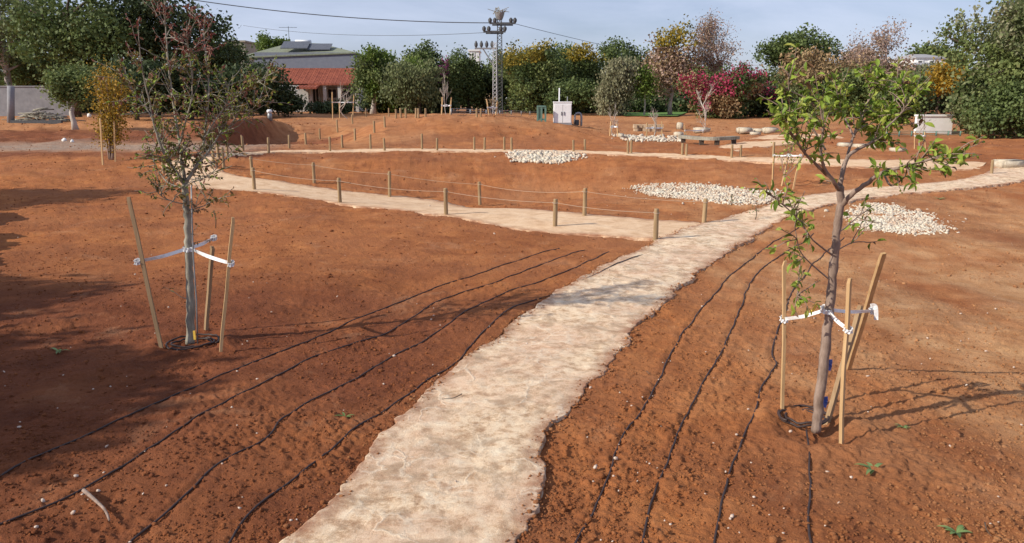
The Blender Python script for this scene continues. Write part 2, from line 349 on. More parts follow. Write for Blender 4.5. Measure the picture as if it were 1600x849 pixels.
# ------------------------------------------------------------------ ground sheet
def ground():
    an = np.concatenate([np.linspace(-180, -44, 70)[:-1], np.linspace(-44, 44, 980), np.linspace(44, 180, 70)[1:-1]])
    v1 = np.linspace(900, 200, 560); dv = (v1-CY)
    rr = []
    for v in v1:
        d = ray(CX, v); rr.append(CAMH*d[1]/-d[2])
    rr = np.array(rr); rr = rr[rr < 60]
    rr = np.concatenate([[.25, .8, 1.4, 1.9], rr[rr > 2.2], np.geomspace(rr[-1]*1.015, 140, 110), np.geomspace(150, 4000, 24)])
    A, Q = np.meshgrid(np.radians(an), rr)
    x = (np.sin(A)*Q).ravel(); y = (np.cos(A)*Q).ravel()
    n, k = len(rr), len(an)
    z = H(x, y); D = detail(x, y)
    inp = np.zeros(len(x)); vis = (y > 1.2) & (np.hypot(x, y) < 60)
    idx = np.nonzero(vis)[0]
    for E in (PE, SE):
        poly = np.concatenate([E[0][::6], E[1][::-6]])
        c = poly.mean(0); inp[idx] = np.maximum(inp[idx], inpoly(x[idx], y[idx], poly))
    g = np.zeros(len(x))
    from mathutils.kdtree import KDTree
    allh = np.concatenate(list(HW.values())); kd = KDTree(len(allh))
    for i, p in enumerate(allh): kd.insert((p[0], p[1], 0), i)
    kd.balance()
    near = np.nonzero((y > 2) & (y < 15) & (np.abs(x) < 12))[0]
    dd = np.full(len(x), 9.)
    lim = ((x[near, None] > allh[:, 0].min()-.3)).ravel()
    for i in near[lim]:
        dd[i] = kd.find((x[i], y[i], 0))[2]
    g = .007*np.exp(-((dd-.06)/.035)**2)*(1+.8*vn(x/.12, y/.12, 31))-.004*np.exp(-(dd/.035)**2)
    # rough loosened strip beside the paving
    z = z+np.where(inp > 0, -.035+D*.1, D+g)
    # hollow round the two planted trees
    for (u, v) in ((297, 535), (1275, 672)):
        p = hit(u, v); q = np.hypot(x-p[0], y-p[1])
        z = z-.05*np.exp(-(q/.22)**2)+.035*np.exp(-((q-.36)/.09)**2)*(1+.5*vn(x*6, y*6, 3))
    V = np.stack([x, y, z], 1)
    # colour zones: changes of soil, plus tree shade painted dark at the left
    st = .6*vn((x*.96+y*.2)/.35, (y*.96-x*.2)/2.6, 21)+.4*fbm(x, y, .5, 3, 22)
    dry = np.clip(ss(.6, 4.2, x+.5*vn(x, y, 4))*(.35+.5*st)*ss(26, 12, y)+.55*ss(2.2, 4, x)*gs(x, y, 5.2, 8., 2.6, 3)*(.8+.6*st), 0, 1)
    dry = np.maximum(dry, .3*ss(.1, .8, fbm(x, y, 3.5, 3, 88))*ss(18, 24, y))
    dry = np.maximum(dry, .35*ss(28, 40, y))
    dry = np.maximum(dry, .55*gs(x, y, -12.5, 30, 8, 4))
    damp_shade = np.clip(.8*ss(-6,-9,x)*ss(29,31,y)*ss(40,37,y)+.7*ss(23.2,24,y)*ss(25,24.2,y)*ss(-6,-9,x)+ss(1.0, -2.5, x+.8*vn(x*.7, y*.7, 5))*ss(12, 8, y)*(.85+.25*vn(x*1.5, y*1.5, 7))+.35*ss(.1, .9, fbm(x, y, 2.5, 3, 33)), 0, .9)  # hollow term is painted tree shade; left bed adds shade to redder soil
    road = ss(24.2, 25.4, y+.25*vn(x*1.1, y*2.5, 4)+x*.02)*ss(31.5, 28, y+.7*vn(x*.6, y, 5))*ss(-7.2, -10, x)*(.85+.2*vn(x*2, y*4, 3))
    road = np.clip(np.maximum(road, ss(75, 95, y)*.3), 0, 1)
    ii = np.arange(n-1)[:, None]*k+np.arange(k)[None, :]; jj = np.arange(n-1)[:, None]*k+(np.arange(k)+1)[None, :] % k
    Fc = np.stack([ii, jj, jj+k, ii+k], -1).reshape(-1, 4)[:, ::-1]
    o = mk('ground', V, Fc, SOIL, None, True, {'dry': dry, 'damp_shade': damp_shade, 'road': road})
    tag(o, 'bare red soil of the new park, raked and trodden', None, None, 'structure')
    return kd
KD = ground()
def strip(name, E, mat, zoff, amp, label, nl, na):
    L = resample(E[0], nl) if False else E[0]; Rr = E[1]
    n = len(L); t = np.linspace(0, 1, na)
    prof = np.minimum(np.minimum(t, 1-t)*na/1.0, 1.)
    P = L[:, None, :]*(1-t)[None, :, None]+Rr[:, None, :]*t[None, :, None]
    x = P[..., 0]; y = P[..., 1]
    z = H(x, y)+zoff+amp*(fbm(x, y, .5, 3, 201)+.35*fbm(x, y, .11, 3, 207)*ss(16, 8, y))
    z[:, 0] -= zoff+.06; z[:, -1] -= zoff+.06
    ed = np.broadcast_to(np.clip(1-np.minimum(t, 1-t)/.14, 0, 1)[None, :], x.shape)
    V = np.stack([x, y, z], -1).reshape(-1, 3)
    # second ring: repeat the border so the side face is steep
    ii = np.arange(n-1)[:, None]*na+np.arange(na-1)[None, :]
    Fc = np.stack([ii, ii+1, ii+na+1, ii+na], -1).reshape(-1, 4)
    o = mk(name, V, Fc, mat, None, True, {'edge': ed.ravel()})
    tag(o, label, None, None, 'structure'); return o
def withlip(E):  # returns E; t grid gets very narrow first and last cells
    return E
def strip2(name, E, mat, zoff, amp, label, na, lip=.02):
    L, Rr = E; n = len(L)
    W = np.linalg.norm(L-Rr, axis=1)
    t = np.linspace(0, 1, na)
    T = np.concatenate([[0.], t, [1.]])
    P = L[:, None, :]*(1-T)[None, :, None]+Rr[:, None, :]*T[None, :, None]
    dirn = (Rr-L)/W[:, None]
    P[:, 0] -= dirn*lip; P[:, -1] += dirn*lip
    x = P[..., 0]; y = P[..., 1]
    z = H(x, y)+zoff+amp*(fbm(x, y, .55, 3, 201)+.4*fbm(x, y, .10, 3, 207)*ss(16, 8, y))
    z[:, 0] -= zoff+.07; z[:, -1] -= zoff+.07
    ed = np.clip(1-np.minimum(T, 1-T)/.13, 0, 1); ed[0] = ed[-1] = .3
    ed = np.broadcast_to(ed[None, :], x.shape)
    V = np.stack([x, y, z], -1).reshape(-1, 3); m = len(T)
    ii = np.arange(n-1)[:, None]*m+np.arange(m-1)[None, :]
    Fc = np.stack([ii, ii+1, ii+m+1, ii+m], -1).reshape(-1, 4)
    o = mk(name, V, Fc, mat, None, True, {'edge': ed.ravel()})
    tag(o, label, None, None, 'structure'); return o
strip2('paved_path', PE, PATHM, .028, .009, 'pale rough stone path running from the foreground to the right', 110, .012)
strip2('sandy_path', SE, SANDM, .012, .006, 'sandy gravel path looping round the planted hollow', 24, .05)
BE = (ragged(wpoly([(1120,231),(1150,224),(1180,216),(1215,210),(1262,207)]), 200, .06, 33), ragged(wpoly([(1152,238),(1200,231),(1240,225),(1275,219),(1320,216)]), 200, .06, 38))
strip2('gravel_path', BE, SANDM, .02, .006, 'short sandy branch path curving up behind the stone bench', 16, .05)
# ------------------------------------------------------------------ leaves
def rotmats(n, up=0., rg=rng):
    a = rg.normal(size=(n, 3)); a[:, 2] += up; a /= np.linalg.norm(a, axis=1)[:, None]   # normal
    b = rg.normal(size=(n, 3)); b -= a*(a*b).sum(1)[:, None]; b /= np.linalg.norm(b, axis=1)[:, None]
    return np.stack([b, np.cross(a, b), a], 2)
RH = np.array([[-.5, 0, 0], [.04, -.38, .07], [.5, 0, 0], [-.04, .38, .07]])
LF = np.array([[0, 0, 0], [.24, -.16, .09], [.54, -.20, .10], [.80, -.11, -.01], [.97, .02, -.20], [.82, .10, .0], [.56, .20, .12], [.26, .17, .08], [.5, 0, .02]])
LFF = [(0, 1, 2, 8), (8, 2, 3, 4), (0, 8, 6, 7), (8, 4, 5, 6)]
def leaves(name, P, size, mat, parent, rnd, up=.6, tmpl=0, droop=None, base=None):
    n = len(P); M = rotmats(n, up)
    if droop is not None:   # leaf axis given
        b = droop/np.linalg.norm(droop, axis=1)[:, None]; a = rng.normal(size=(n, 3)); a[:, 2] += 1.; a -= b*(a*b).sum(1)[:, None]; a /= np.linalg.norm(a, axis=1)[:, None]
        M = np.stack([b, np.cross(a, b), a], 2)
    T = RH if tmpl == 0 else LF
    s = np.broadcast_to(np.asarray(size, float), (n,))[:, None, None]
    V = np.einsum('nij,kj->nki', M, T)*s+P[:, None, :]
    k = len(T)
    fs = np.array([[0, 1, 2, 3]]) if tmpl == 0 else np.array(LFF)
    Fc = (fs[None]+(np.arange(n)*k)[:, None, None]).reshape(-1, 4)
    b = np.array(parent.location) if base is None else base
    return mk(name, V.reshape(-1, 3)-b, Fc, mat, parent, tmpl == 1, {'rnd': np.repeat(rnd, k)})
def crown_points(c, rx, ry, rz, ncl, nleaf, cr, nb=8, stretch=1., seed=0, fill=.25):
    g = np.random.default_rng(seed)
    bl = []
    for i in range(nb):
        d = g.normal(size=3); d /= np.linalg.norm(d); q = g.uniform(.35, .80)
        bl.append((d*q, g.uniform(.24, .46)))
    bl.append((np.zeros(3), .52)); bl.append((np.array([0, 0, -.35]), .5))
    C = []
    w = np.array([b[1]**2 for b in bl]); w /= w.sum()
    for _ in range(ncl):
        b = bl[g.choice(len(bl), p=w)]; d = g.normal(size=3); d /= np.linalg.norm(d)
        if d[2] < -.3 and g.random() < .4: d[2] *= -1
        rad = b[1]*(g.uniform(.2, .9) if g.random() < fill else g.uniform(.82, 1.1))
        C.append(b[0]+d*rad)
    C = np.array(C)
    tone = g.uniform(0, 1, ncl)
    P = np.repeat(C, nleaf, 0)*np.array([rx, ry, rz])
    off = g.normal(size=P.shape)*cr*np.array([1, 1, stretch]); 
    if stretch > 1.5: off[:, 2] = -np.abs(off[:, 2])
    P = P+off+np.asarray(c)
    rnd = np.clip(np.repeat(tone, nleaf)*.6+g.uniform(0, .4, len(P)), 0, 1)
    return P, rnd, C*np.array([rx, ry, rz])+np.asarray(c)
MATS = {
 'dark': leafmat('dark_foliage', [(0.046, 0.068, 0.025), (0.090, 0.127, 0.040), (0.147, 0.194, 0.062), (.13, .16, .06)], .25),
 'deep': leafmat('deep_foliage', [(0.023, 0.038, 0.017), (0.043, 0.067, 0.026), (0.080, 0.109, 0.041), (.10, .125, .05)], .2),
 'mid': leafmat('mid_foliage', [(0.065, 0.094, 0.029), (0.137, 0.182, 0.055), (0.221, 0.260, 0.091), (.24, .26, .10)], .3),
 'olive': leafmat('olive_foliage', [(0.090, 0.114, 0.048), (0.180, 0.210, 0.090), (0.276, 0.294, 0.144)], .3),
 'bright': leafmat('bright_foliage', [(.06, .10, .02), (.12, .18, .03), (.19, .25, .05)], .3),
 'yellow': leafmat('yellowing_foliage', [(0.069, 0.092, 0.023), (0.230, 0.196, 0.034), (0.437, 0.310, 0.046), (0.184, 0.172, 0.046)], .3),
 'gold': leafmat('golden_foliage', [(.12, .10, .02), (.34, .22, .03), (.46, .27, .03), (.18, .16, .03)], .35),
 'willow': leafmat('willow_foliage', [(0.149, 0.155, 0.081), (0.241, 0.241, 0.138), (0.345, 0.333, 0.207)], .3),
 'brown': leafmat('brown_foliage', [(.18, .135, .07), (.31, .215, .11), (.42, .28, .15), (.17, .165, .07)], .25),
 'pink': leafmat('pinkish_foliage', [(.20, .14, .09), (.38, .25, .19), (.48, .33, .26), (.16, .15, .07)], .25),
 'boug': leafmat('magenta_bracts', [(.22, .03, .06), (.42, .05, .11), (.55, .09, .17)], .35),
 'purple': leafmat('purple_bracts', [(.14, .03, .09), (.24, .06, .16), (.10, .04, .06)], .3),
 'sapg': leafmat('sapling_foliage', [(.09, .15, .02), (.20, .30, .04), (.34, .43, .07), (.46, .47, .11)], .35, .45),
 'sapr': leafmat('reddish_foliage', [(.14, .035, .032), (.23, .065, .05), (.17, .09, .055), (.26, .10, .075)], .25, .6),
 'sapo': leafmat('olive_brown_foliage', [(.10, .10, .03), (.20, .17, .045), (.24, .15, .06), (.16, .085, .05)], .25, .6),
 'weed': leafmat('weed_foliage', [(.10, .16, .05), (.18, .27, .09), (.26, .36, .14)], .3, .5),
}
def limb_tree(t, base, top, C, r0, mat, n=14, fork=.35, name='trunk'):
    mb = MB(); base = np.asarray(base, float); top = np.asarray(top, float)
    g = np.random.default_rng(int(abs(base[0])*100)+3)
    k = 7; T = np.linspace(0, 1, k)[:, None]; P = base*(1-T)+top*T
    P[1:-1, :2] += g.normal(size=(k-2, 2))*r0*.5
    rad = r0*(1-.62*T[:, 0]); rad[0] *= 1.35
    mb.tube(P, rad, 9)
    for i in g.permutation(len(C))[:n]:
        c = C[i]; q = g.uniform(fork, .95); s = base*(1-q)+top*q; m = (s+c)/2; m[2] += .12*abs(c[2]-s[2])
        Q = smooth(np.array([s, m, c]), 4); mb.tube(Q, np.linspace(r0*.45, r0*.06, len(Q)), 6)
    return mb.obj(name, mat, t, True)
TN = [100]
def tree(label, u, d, vtop, wpx, mat, name='tree', cat='tree', vlow=None, ncl=170, nl=34, ls=.2, cr=.42, bark=BARKD, r0=None,
         stretch=1., mats2=(), ryf=.85, group='trees along the far edge of the park', du=0, up=.5, nb=8, vbase=None, fill=.25, limbs=14):
    TN[0] += 1; ls *= 1.28; cr *= .72; ncl = int(ncl*1.35)
    B = at(u, d) if vbase is None else hit(u, vbase); d = B[1]
    top = pt(u, vtop, d); sc = (d*CT)/F
    rx = wpx/2*sc*(1.13 if d > 40 else 1.); low = (pt(u, vlow, d)[2] if vlow is not None else B[2]+.25*(top[2]-B[2]))
    rz = (top[2]-low)/2; c = np.array([B[0]+du*sc, B[1], (top[2]+low)/2])
    t = thing(name, label, cat, B, group)
    P, rnd, C = crown_points(c, rx*.98, rx*ryf, rz*.98, ncl, nl, cr, nb, stretch, TN[0], fill)
    keep = P[:, 2] > B[2]+.05; P, rnd = P[keep], rnd[keep]; n = len(P)
    size = ls*rng.uniform(.6, 1.3, n)
    done = np.zeros(n, bool)
    for (mn, fn, pname) in mats2:
        sel = fn((P[:, 0]-c[0])/rx, (P[:, 1]-c[1])/(rx*ryf), (P[:, 2]-c[2])/rz, rnd) & ~done
        if sel.any():
            leaves(pname, P[sel], size[sel], MATS[mn], t, rnd[sel], up); done |= sel
    dr = None
    if stretch > 1.5: dr = rng.normal(size=(int((~done).sum()), 3))*.25+np.array([0, 0, -1])
    leaves('crown', P[~done], size[~done], MATS[mat], t, rnd[~done], up, 0, dr)
    limb_tree(t, B-np.array([0, 0, .1]), c+np.array([0, 0, rz*.35]), C, r0 or max(.07, .035*(top[2]-B[2])), bark, limbs)
    return t
noi = lambda x, y, z, s: vn(x*2.2+z*1.3, z*2.2-y, s)
# ---- far left
tree('tall grey-green tree at the left edge with pale limbs showing', 18, 60, -60, 190, 'olive', vlow=140, bark=BARKP, ncl=190, ls=.2, r0=.3, nb=9)
tree('big dark green tree rising above the grey wall on the left', 120, 55, -45, 230, 'dark', vlow=140, ncl=260, ls=.2, cr=.45, nb=10, r0=.3)
tree('darkest broad tree behind the reddish sapling, reaching the top edge', 243, 58, -40, 225, 'deep', vlow=150, ncl=300, ls=.2, cr=.42, nb=10, r0=.3)
tree('dark rounded tree just left of the grey house', 338, 62, 36, 120, 'dark', vlow=150, ncl=150, ls=.19)
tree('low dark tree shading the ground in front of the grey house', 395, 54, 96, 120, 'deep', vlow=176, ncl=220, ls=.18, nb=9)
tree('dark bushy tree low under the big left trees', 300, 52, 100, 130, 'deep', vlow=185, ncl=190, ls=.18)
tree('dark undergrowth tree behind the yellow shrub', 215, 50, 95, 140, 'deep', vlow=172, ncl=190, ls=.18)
tree('dark undergrowth tree above the left end of the grey wall', 60, 64, 70, 190, 'dark', vlow=142, ncl=190, ls=.2)
tree('small round green tree with a whitewashed trunk and white blossom beside it', 118, 0, 84, 88, 'mid', vlow=182, vbase=203, ncl=150, ls=.12, cr=.25, bark=BARKP, r0=.14)
# ---- shrubs by the house
for (u, w, vt, d, lab, m) in ((450, 70, 152, 56, 'low dark hedge bush against the pale house wall', 'deep'), (520, 90, 163, 64, 'low clipped bush below the house veranda', 'deep'), (408, 60, 128, 60, 'dark hedge bush at the left corner of the house', 'deep')):
    tree(lab, u, d, vt, w, m, 'bush', 'bush', vlow=174, ncl=90, ls=.15, cr=.3, group='bushes along the far hedge line', r0=.06)
tree('green tree crown standing just above the house roof', 432, 95, 50, 60, 'bright', vlow=100, ncl=70, ls=.22, r0=.15)
tree('small pale tree crown peeping over the right end of the house roof', 520, 98, 72, 70, 'olive', vlow=120, ncl=70, ls=.22, r0=.15)
# ---- middle group
tree('slender light green tree right of the house with a bare pale trunk', 583, 66, 72, 64, 'bright', vlow=162, ncl=130, nl=36, ls=.17, bark=BARKP, r0=.24, mats2=(('mid', lambda x, y, z, s: noi(x, y, z, 3) > 0, 'inner_foliage'),))
tree('olive weeping tree left of the tallest round tree', 622, 67, 68, 92, 'bright', vlow=172, ncl=150, ls=.17, stretch=1.9, bark=BARKP, r0=.13)
tree('round dark tree top rising above the middle clump', 668, 72, 54, 76, 'dark', vlow=150, ncl=170, ls=.17)
tree('broad olive tree in front of the round dark tree', 655, 65, 84, 104, 'olive', vlow=174, ncl=170, ls=.17, stretch=1.7)
tree('dark tree threaded with purple bougainvillea behind the staked sapling', 700, 68, 80, 66, 'dark', vlow=172, ncl=140, ls=.16, mats2=(('purple', lambda x, y, z, s: (z > -.1) & (x < .1) & (s > .45), 'blossom'),))
tree('dark green tree between the middle clump and the pylons', 732, 70, 80, 62, 'dark', vlow=174, ncl=140, ls=.17)
tree('small green tree just left of the pylons', 760, 74, 92, 56, 'mid', vlow=174, ncl=110, ls=.17)
tree('large dark green tree right of the pylons with a yellowing top', 838, 66, 40, 124, 'dark', vlow=182, ncl=330, ls=.17, nb=11,
     mats2=(('yellow', lambda x, y, z, s: (z > .35+.5*noi(x, y, z, 5)), 'yellowing_top'), ('mid', lambda x, y, z, s: noi(x, y, z, 9) > .25, 'inner_foliage')))
tree('dark mass of foliage directly behind the two pylons', 790, 86, 78, 76, 'dark', vlow=176, ncl=130, ls=.18)
tree('yellow and green tree behind the white cabinet', 900, 70, 58, 86, 'yellow', vlow=150, ncl=200, ls=.17, mats2=(('mid', lambda x, y, z, s: z < .1+.5*noi(x, y, z, 2), 'inner_foliage'),))
tree('dark green bushy tree directly behind the white cabinet', 895, 62, 118, 100, 'dark', vlow=184, ncl=190, ls=.16)
tree('grey-green weeping tree right of the white cabinet', 958, 58, 78, 58, 'willow', vlow=172, ncl=170, nl=50, ls=.14, stretch=3.4, bark=BARKP, r0=.1)
tree('dark round tree seen above the weeping tree', 975, 80, 58, 76, 'dark', vlow=150, ncl=140, ls=.19)
tree('thin bright green tree with a pale stem beside the lawn', 1006, 58, 105, 36, 'bright', vlow=160, ncl=60, nl=26, ls=.14, bark=BARKP, r0=.07)
tree('dark shade tree behind the lawn', 1015, 78, 118, 100, 'deep', vlow=182, ncl=150, ls=.19)
tree('tall pinkish-brown tree with a green top and pale trunk', 1047, 60, 32, 92, 'brown', vlow=158, ncl=210, nl=24, ls=.16, cr=.4, bark=BARKP, r0=.16, nb=11,
     mats2=(('yellow', lambda x, y, z, s: (z > .35) & (np.abs(x) < .6), 'green_top'), ('pink', lambda x, y, z, s: s > .45, 'pink_foliage')))
# ---- bare tree builder
def branches(base, dirv, length, r, depth, mb, tips, g, spread=.55, up=.12, kids=(2, 4), shrink=.68, segs=4):
    P = [np.array(base, float)]; d = np.array(dirv, float); d /= np.linalg.norm(d)
    for i in range(segs):
        d = d+g.normal(size=3)*.12+np.array([0, 0, up*.3]); d /= np.linalg.norm(d); P.append(P[-1]+d*length/segs)
    mb.tube(np.array(P), np.linspace(r, r*.62, segs+1), 5 if depth < 2 else 7, cap=depth == 0)
    if depth == 0: tips.append((P[-1], d)); tips.append((P[-2], d)); return
    n = g.integers(kids[0], kids[1]+1)
    for k in range(n):
        q = 1. if k == 0 else g.uniform(.45, 1.); i = min(int(q*segs), segs); s = P[i]
        nd = d+g.normal(size=3)*spread*(0.5 if k == 0 else 1); nd[2] += up
        branches(s, nd, length*shrink*g.uniform(.8, 1.15), r*(.6 if k else .62), depth-1, mb, tips, g, spread, up, kids, shrink, segs)
def baretree(label, u, d, vtop, wpx, bark, leafm, nl, ls, seed, name='bare_tree', vbase=None, depth=5, group='trees along the far edge of the park', tr=.12, cr=.3, part='leaf_clumps', spread=.55):
    g = np.random.default_rng(seed); B = at(u, d) if vbase is None else hit(u, vbase); d = B[1]
    hgt = pt(u, vtop, d)[2]-B[2]; wid = wpx*d*CT/F
    mb = MB(); tips = []
    branches((0, 0, 0), (0, 0, 1), 1., .05, depth, mb, tips, g, spread)
    V = np.concatenate(mb.V); zs = zs_ = hgt/V[:, 2].max(); xs = min(wid/(V[:, 0].max()-V[:, 0].min()), zs_*1.25); cx = (V[:, 0].max()+V[:, 0].min())/2
    S = np.array([xs, xs, zs])
    t = thing(name, label, 'tree', B, group)
    W = V.copy(); f = ss(0, .4, V[:, 2])*cx; W[:, 0] -= f; W = W*S
    mk('trunk', W, mb.F, bark, t, True)
    if nl:
        Tp = np.array([p for p, _ in tips]); Tp = Tp-np.array([cx, 0, 0]); Tp = Tp*S+B
        idx = g.integers(0, len(Tp), len(Tp)*nl//10+20) if nl < 10 else np.repeat(np.arange(len(Tp)), nl//10)
        P = Tp[idx]+g.normal(size=(len(idx), 3))*cr; rnd = g.uniform(0, 1, len(P))
        leaves(part, P, ls*g.uniform(.6, 1.3, len(P)), MATS[leafm], t, rnd, .5)
    return t
baretree('nearly leafless pinkish tree right of the tall brown tree', 1108, 62, 22, 104, TWIGM, 'pink', 40, .13, 11, depth=6, cr=.3)
baretree('thin leafless grey tree in front of the bougainvillea', 1102, 50, 128, 44, BARKP, 'pink', 0, .1, 14, depth=4, spread=.35)
tree('wide bougainvillea thicket with magenta blossom over dark green', 1118, 54, 100, 138, 'dark', 'bougainvillea', 'bush', vlow=200, ncl=330, ls=.14, nb=12, cr=.34, r0=.07, group='bushes along the far hedge line',
     mats2=(('boug', lambda x, y, z, s: ((z > .1+.9*noi(x, y, z, 5)) | (x < -.72)) & (s > .5), 'blossom'), ('brown', lambda x, y, z, s: noi(x, y, z, 8) > .1, 'dry_foliage')))
tree('low dark thicket right of the bougainvillea with a few magenta sprays', 1205, 56, 128, 110, 'deep', 'bush', 'bush', vlow=200, ncl=200, ls=.15, r0=.07, group='bushes along the far hedge line',
     mats2=(('boug', lambda x, y, z, s: (z > .2) & (x < -.1) & (s > .55), 'blossom'),))
tree('flat-topped dark umbrella tree on the skyline right of centre', 1238, 75, 42, 130, 'dark', vlow=112, ncl=190, ls=.2, nb=9, r0=.3)
tree('brown autumn tree below the umbrella tree', 1275, 62, 62, 128, 'brown', vlow=190, ncl=260, ls=.17, nb=10, r0=.2, mats2=(('olive', lambda x, y, z, s: z < -.1+.6*noi(x, y, z, 4), 'green_foliage'),))
baretree('greyish half-bare tree with a feathery top on the skyline', 1362, 64, 34, 130, TWIGM, 'pink', 40, .15, 21, depth=6, cr=.34)
tree('russet tree behind the green sapling', 1370, 66, 70, 122, 'brown', vlow=190, ncl=230, ls=.17, nb=10, r0=.2, mats2=(('pink', lambda x, y, z, s: s > .5, 'pink_foliage'),))
tree('dark green tree hidden behind the crown of the green sapling', 1330, 58, 112, 130, 'mid', vlow=196, ncl=200, ls=.16, mats2=(('dark', lambda x, y, z, s: s < .5, 'inner_foliage'),))
tree('dark green tree left of the white garden wall', 1404, 45, 116, 60, 'dark', vlow=192, ncl=150, ls=.15)
tree('small golden tree above the white garden wall', 1463, 60, 102, 72, 'gold', vlow=150, ncl=110, ls=.16, r0=.1)
tree('small grey-green tree between the white wall and the big right tree', 1512, 36, 122, 60, 'olive', vlow=196, ncl=140, ls=.15, mats2=(('dark', lambda x, y, z, s: s < .45, 'inner_foliage'),))
tree('dark green tree line far behind the white house', 1462, 120, 66, 110, 'dark', vlow=120, ncl=120, ls=.35, cr=.7)
tree('grey shrub in front of the white house roof', 1440, 75, 106, 80, 'willow', vlow=130, ncl=90, ls=.2)
tree('huge olive-green tree filling the right edge of the picture', 1605, 36, -60, 270, 'olive', vlow=222, ncl=560, nl=40, ls=.13, cr=.3, nb=13, r0=.3, mats2=(('mid', lambda x, y, z, s: noi(x, y, z, 9)-.5*z > .15, 'inner_foliage'), ('willow', lambda x, y, z, s: s > .62, 'pale_foliage')), fill=.3)
tree('dark lower bush at the foot of the huge right tree', 1575, 33, 120, 130, 'dark', 'bush', 'bush', vlow=232, ncl=200, ls=.11, cr=.24, r0=.08, group='bushes along the far hedge line')
# continuous back rows so no bare horizon shows between trees
k = 0
for u in range(-120, 1760, 86):
    k += 1
    if 400 < u < 560: continue
    tree(f'dark background tree in the rear row, number {k} counted from the left', u+random.uniform(-15, 15), 92+random.uniform(-4, 6), (random.uniform(92, 106) if not 1130 < u < 1190 else 122), 150, 'dark' if k % 3 else 'mid', vlow=170, ncl=100, nl=26, ls=.32, cr=.6, r0=.14, group='trees in the rear row')
# hedge line (low, dark) in front of rear row
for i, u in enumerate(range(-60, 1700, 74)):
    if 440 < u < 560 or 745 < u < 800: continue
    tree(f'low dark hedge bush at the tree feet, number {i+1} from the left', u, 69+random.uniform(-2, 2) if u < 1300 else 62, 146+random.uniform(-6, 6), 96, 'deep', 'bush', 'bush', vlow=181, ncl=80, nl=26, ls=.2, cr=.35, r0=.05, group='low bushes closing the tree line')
# tree outside the left edge whose shade falls on the foreground
def shade_tree(x, y, zc, rx, rz, label, seed, ncl=300, ls=.17):
    B = np.array([x, y, float(H(x, y))])
    t = thing('tree', label, 'tree', B, 'trees along the far edge of the park')
    P, rnd, C = crown_points(B+np.array([0, 0, zc]), rx, rx, rz, ncl, 60, .3, 9, 1., seed, .45)
    leaves('crown', P, ls*rng.uniform(.7, 1.5, len(P)), MATS['deep'], t, rnd, .4)
    limb_tree(t, B, B+np.array([0, 0, zc]), C, .16, BARKD, 20)
shade_tree(-12.0, 3.15, 3.35, 1.85, 2.0, 'leafy tree just outside the left edge shading the foreground soil', 77, 620, .2)
shade_tree(-18.5, 13.6, 3.3, 1.3, 2.4, 'slim tree outside the left edge shading the soil farther back', 78, 360, .2)
shade_tree(-14.9, 6.0, 3.35, 1.3, 2.0, 'bushy tree outside the left edge shading the soil bank', 79, 460, .2)
SKY_ = [(560,84),(610,76),(650,64),(690,62),(720,84),(760,100),(790,80),(830,52),(880,60),(930,76),(980,66),(1020,76),(1060,60),(1110,84),(1150,116),(1180,112),(1200,84),(1260,62),(1320,66),(1400,72),(1440,104)]
for i, u in enumerate(np.arange(612, 1440, 37.)):
    v = np.interp(u, [a for a, _ in SKY_], [b for _, b in SKY_])
    tree('second-row tree closing the gaps of the tree belt, number %d counted from the left' % (i+1), u+random.uniform(-9, 9), 72+random.uniform(-1.5, 3), v+random.uniform(6, 34), random.uniform(46, 84), random.choice(['dark', 'mid', 'olive', 'dark', 'mid', 'deep'] if u < 1230 else ['mid', 'brown', 'olive', 'dark']), vlow=172, ncl=110, nl=28, ls=.19, nb=5, group='second-row trees of the belt')
# ------------------------------------------------------------------ posts and ropes
ORD = ['first','second','third','fourth','fifth','sixth','seventh','eighth','ninth','tenth','eleventh','twelfth','thirteenth','fourteenth','fifteenth','sixteenth','seventeenth','eighteenth','nineteenth','twentieth']
def post_mesh(h, r, seed):
    g = np.random.default_rng(seed); n = 12; rings = [(-.12, 1.), (0, 1.02), (h*.35, 1.), (h*.7, .97), (h-.018, .95), (h-.004, .86)]
    V = []; 
    for z, s in rings:
        for k in range(n):
            t = 2*math.pi*k/n; w = 1+.05*math.sin(3*t+seed)+.02*g.normal(); V.append((r*s*w*math.cos(t), r*s*w*math.sin(t), z))
    m = len(rings); Fc = [(i*n+k, i*n+(k+1) % n, (i+1)*n+(k+1) % n, (i+1)*n+k) for i in range(m-1) for k in range(n)]
    V.append((0, 0, h)); Fc += [((m-1)*n+k, (m-1)*n+(k+1) % n, len(V)-1) for k in range(n)]
    Fc.append(tuple(range(n-1, -1, -1)))
    return np.array(V), Fc
def post(u, vb, vt, label, group, r=.042):
    B = hit(u, vb); h = np.clip(pt(u, vt, B[1])[2]-B[2], .38, .85)
    V, Fc = post_mesh(h, r, int(u)); o = mk('fence_post', V, Fc, POSTM, None, True)
    o.location = tuple(B); o.rotation_euler = (random.uniform(-.03, .03), random.uniform(-.03, .03), random.uniform(0, 6))
    tag(o, label, 'fence post', group)
    return B+np.array([0, 0, h])
outer = [(397.5,297,262),(531,317,278),(697,336,294),(867,355,311),(1024,377,326)]
inner = [(394,274,244),(491,287,254),(609,308,268),(750,322,284),(913,338,294),(1100,350,310)]
To = [post(u, b, t, f'short round wooden post on the near side of the sandy path, {ORD[i]} from the left', 'posts along the sandy path') for i, (u, b, t) in enumerate(outer)]
Ti = [post(u, b, t, f'short round wooden post on the far side of the sandy path, {ORD[i]} from the left', 'posts along the sandy path') for i, (u, b, t) in enumerate(inner)]
left = [(341,247,223),(355.5,247,219),(350,264,230),(334,262,236),(256,272,250),(380,235,211),(420,240,215)]
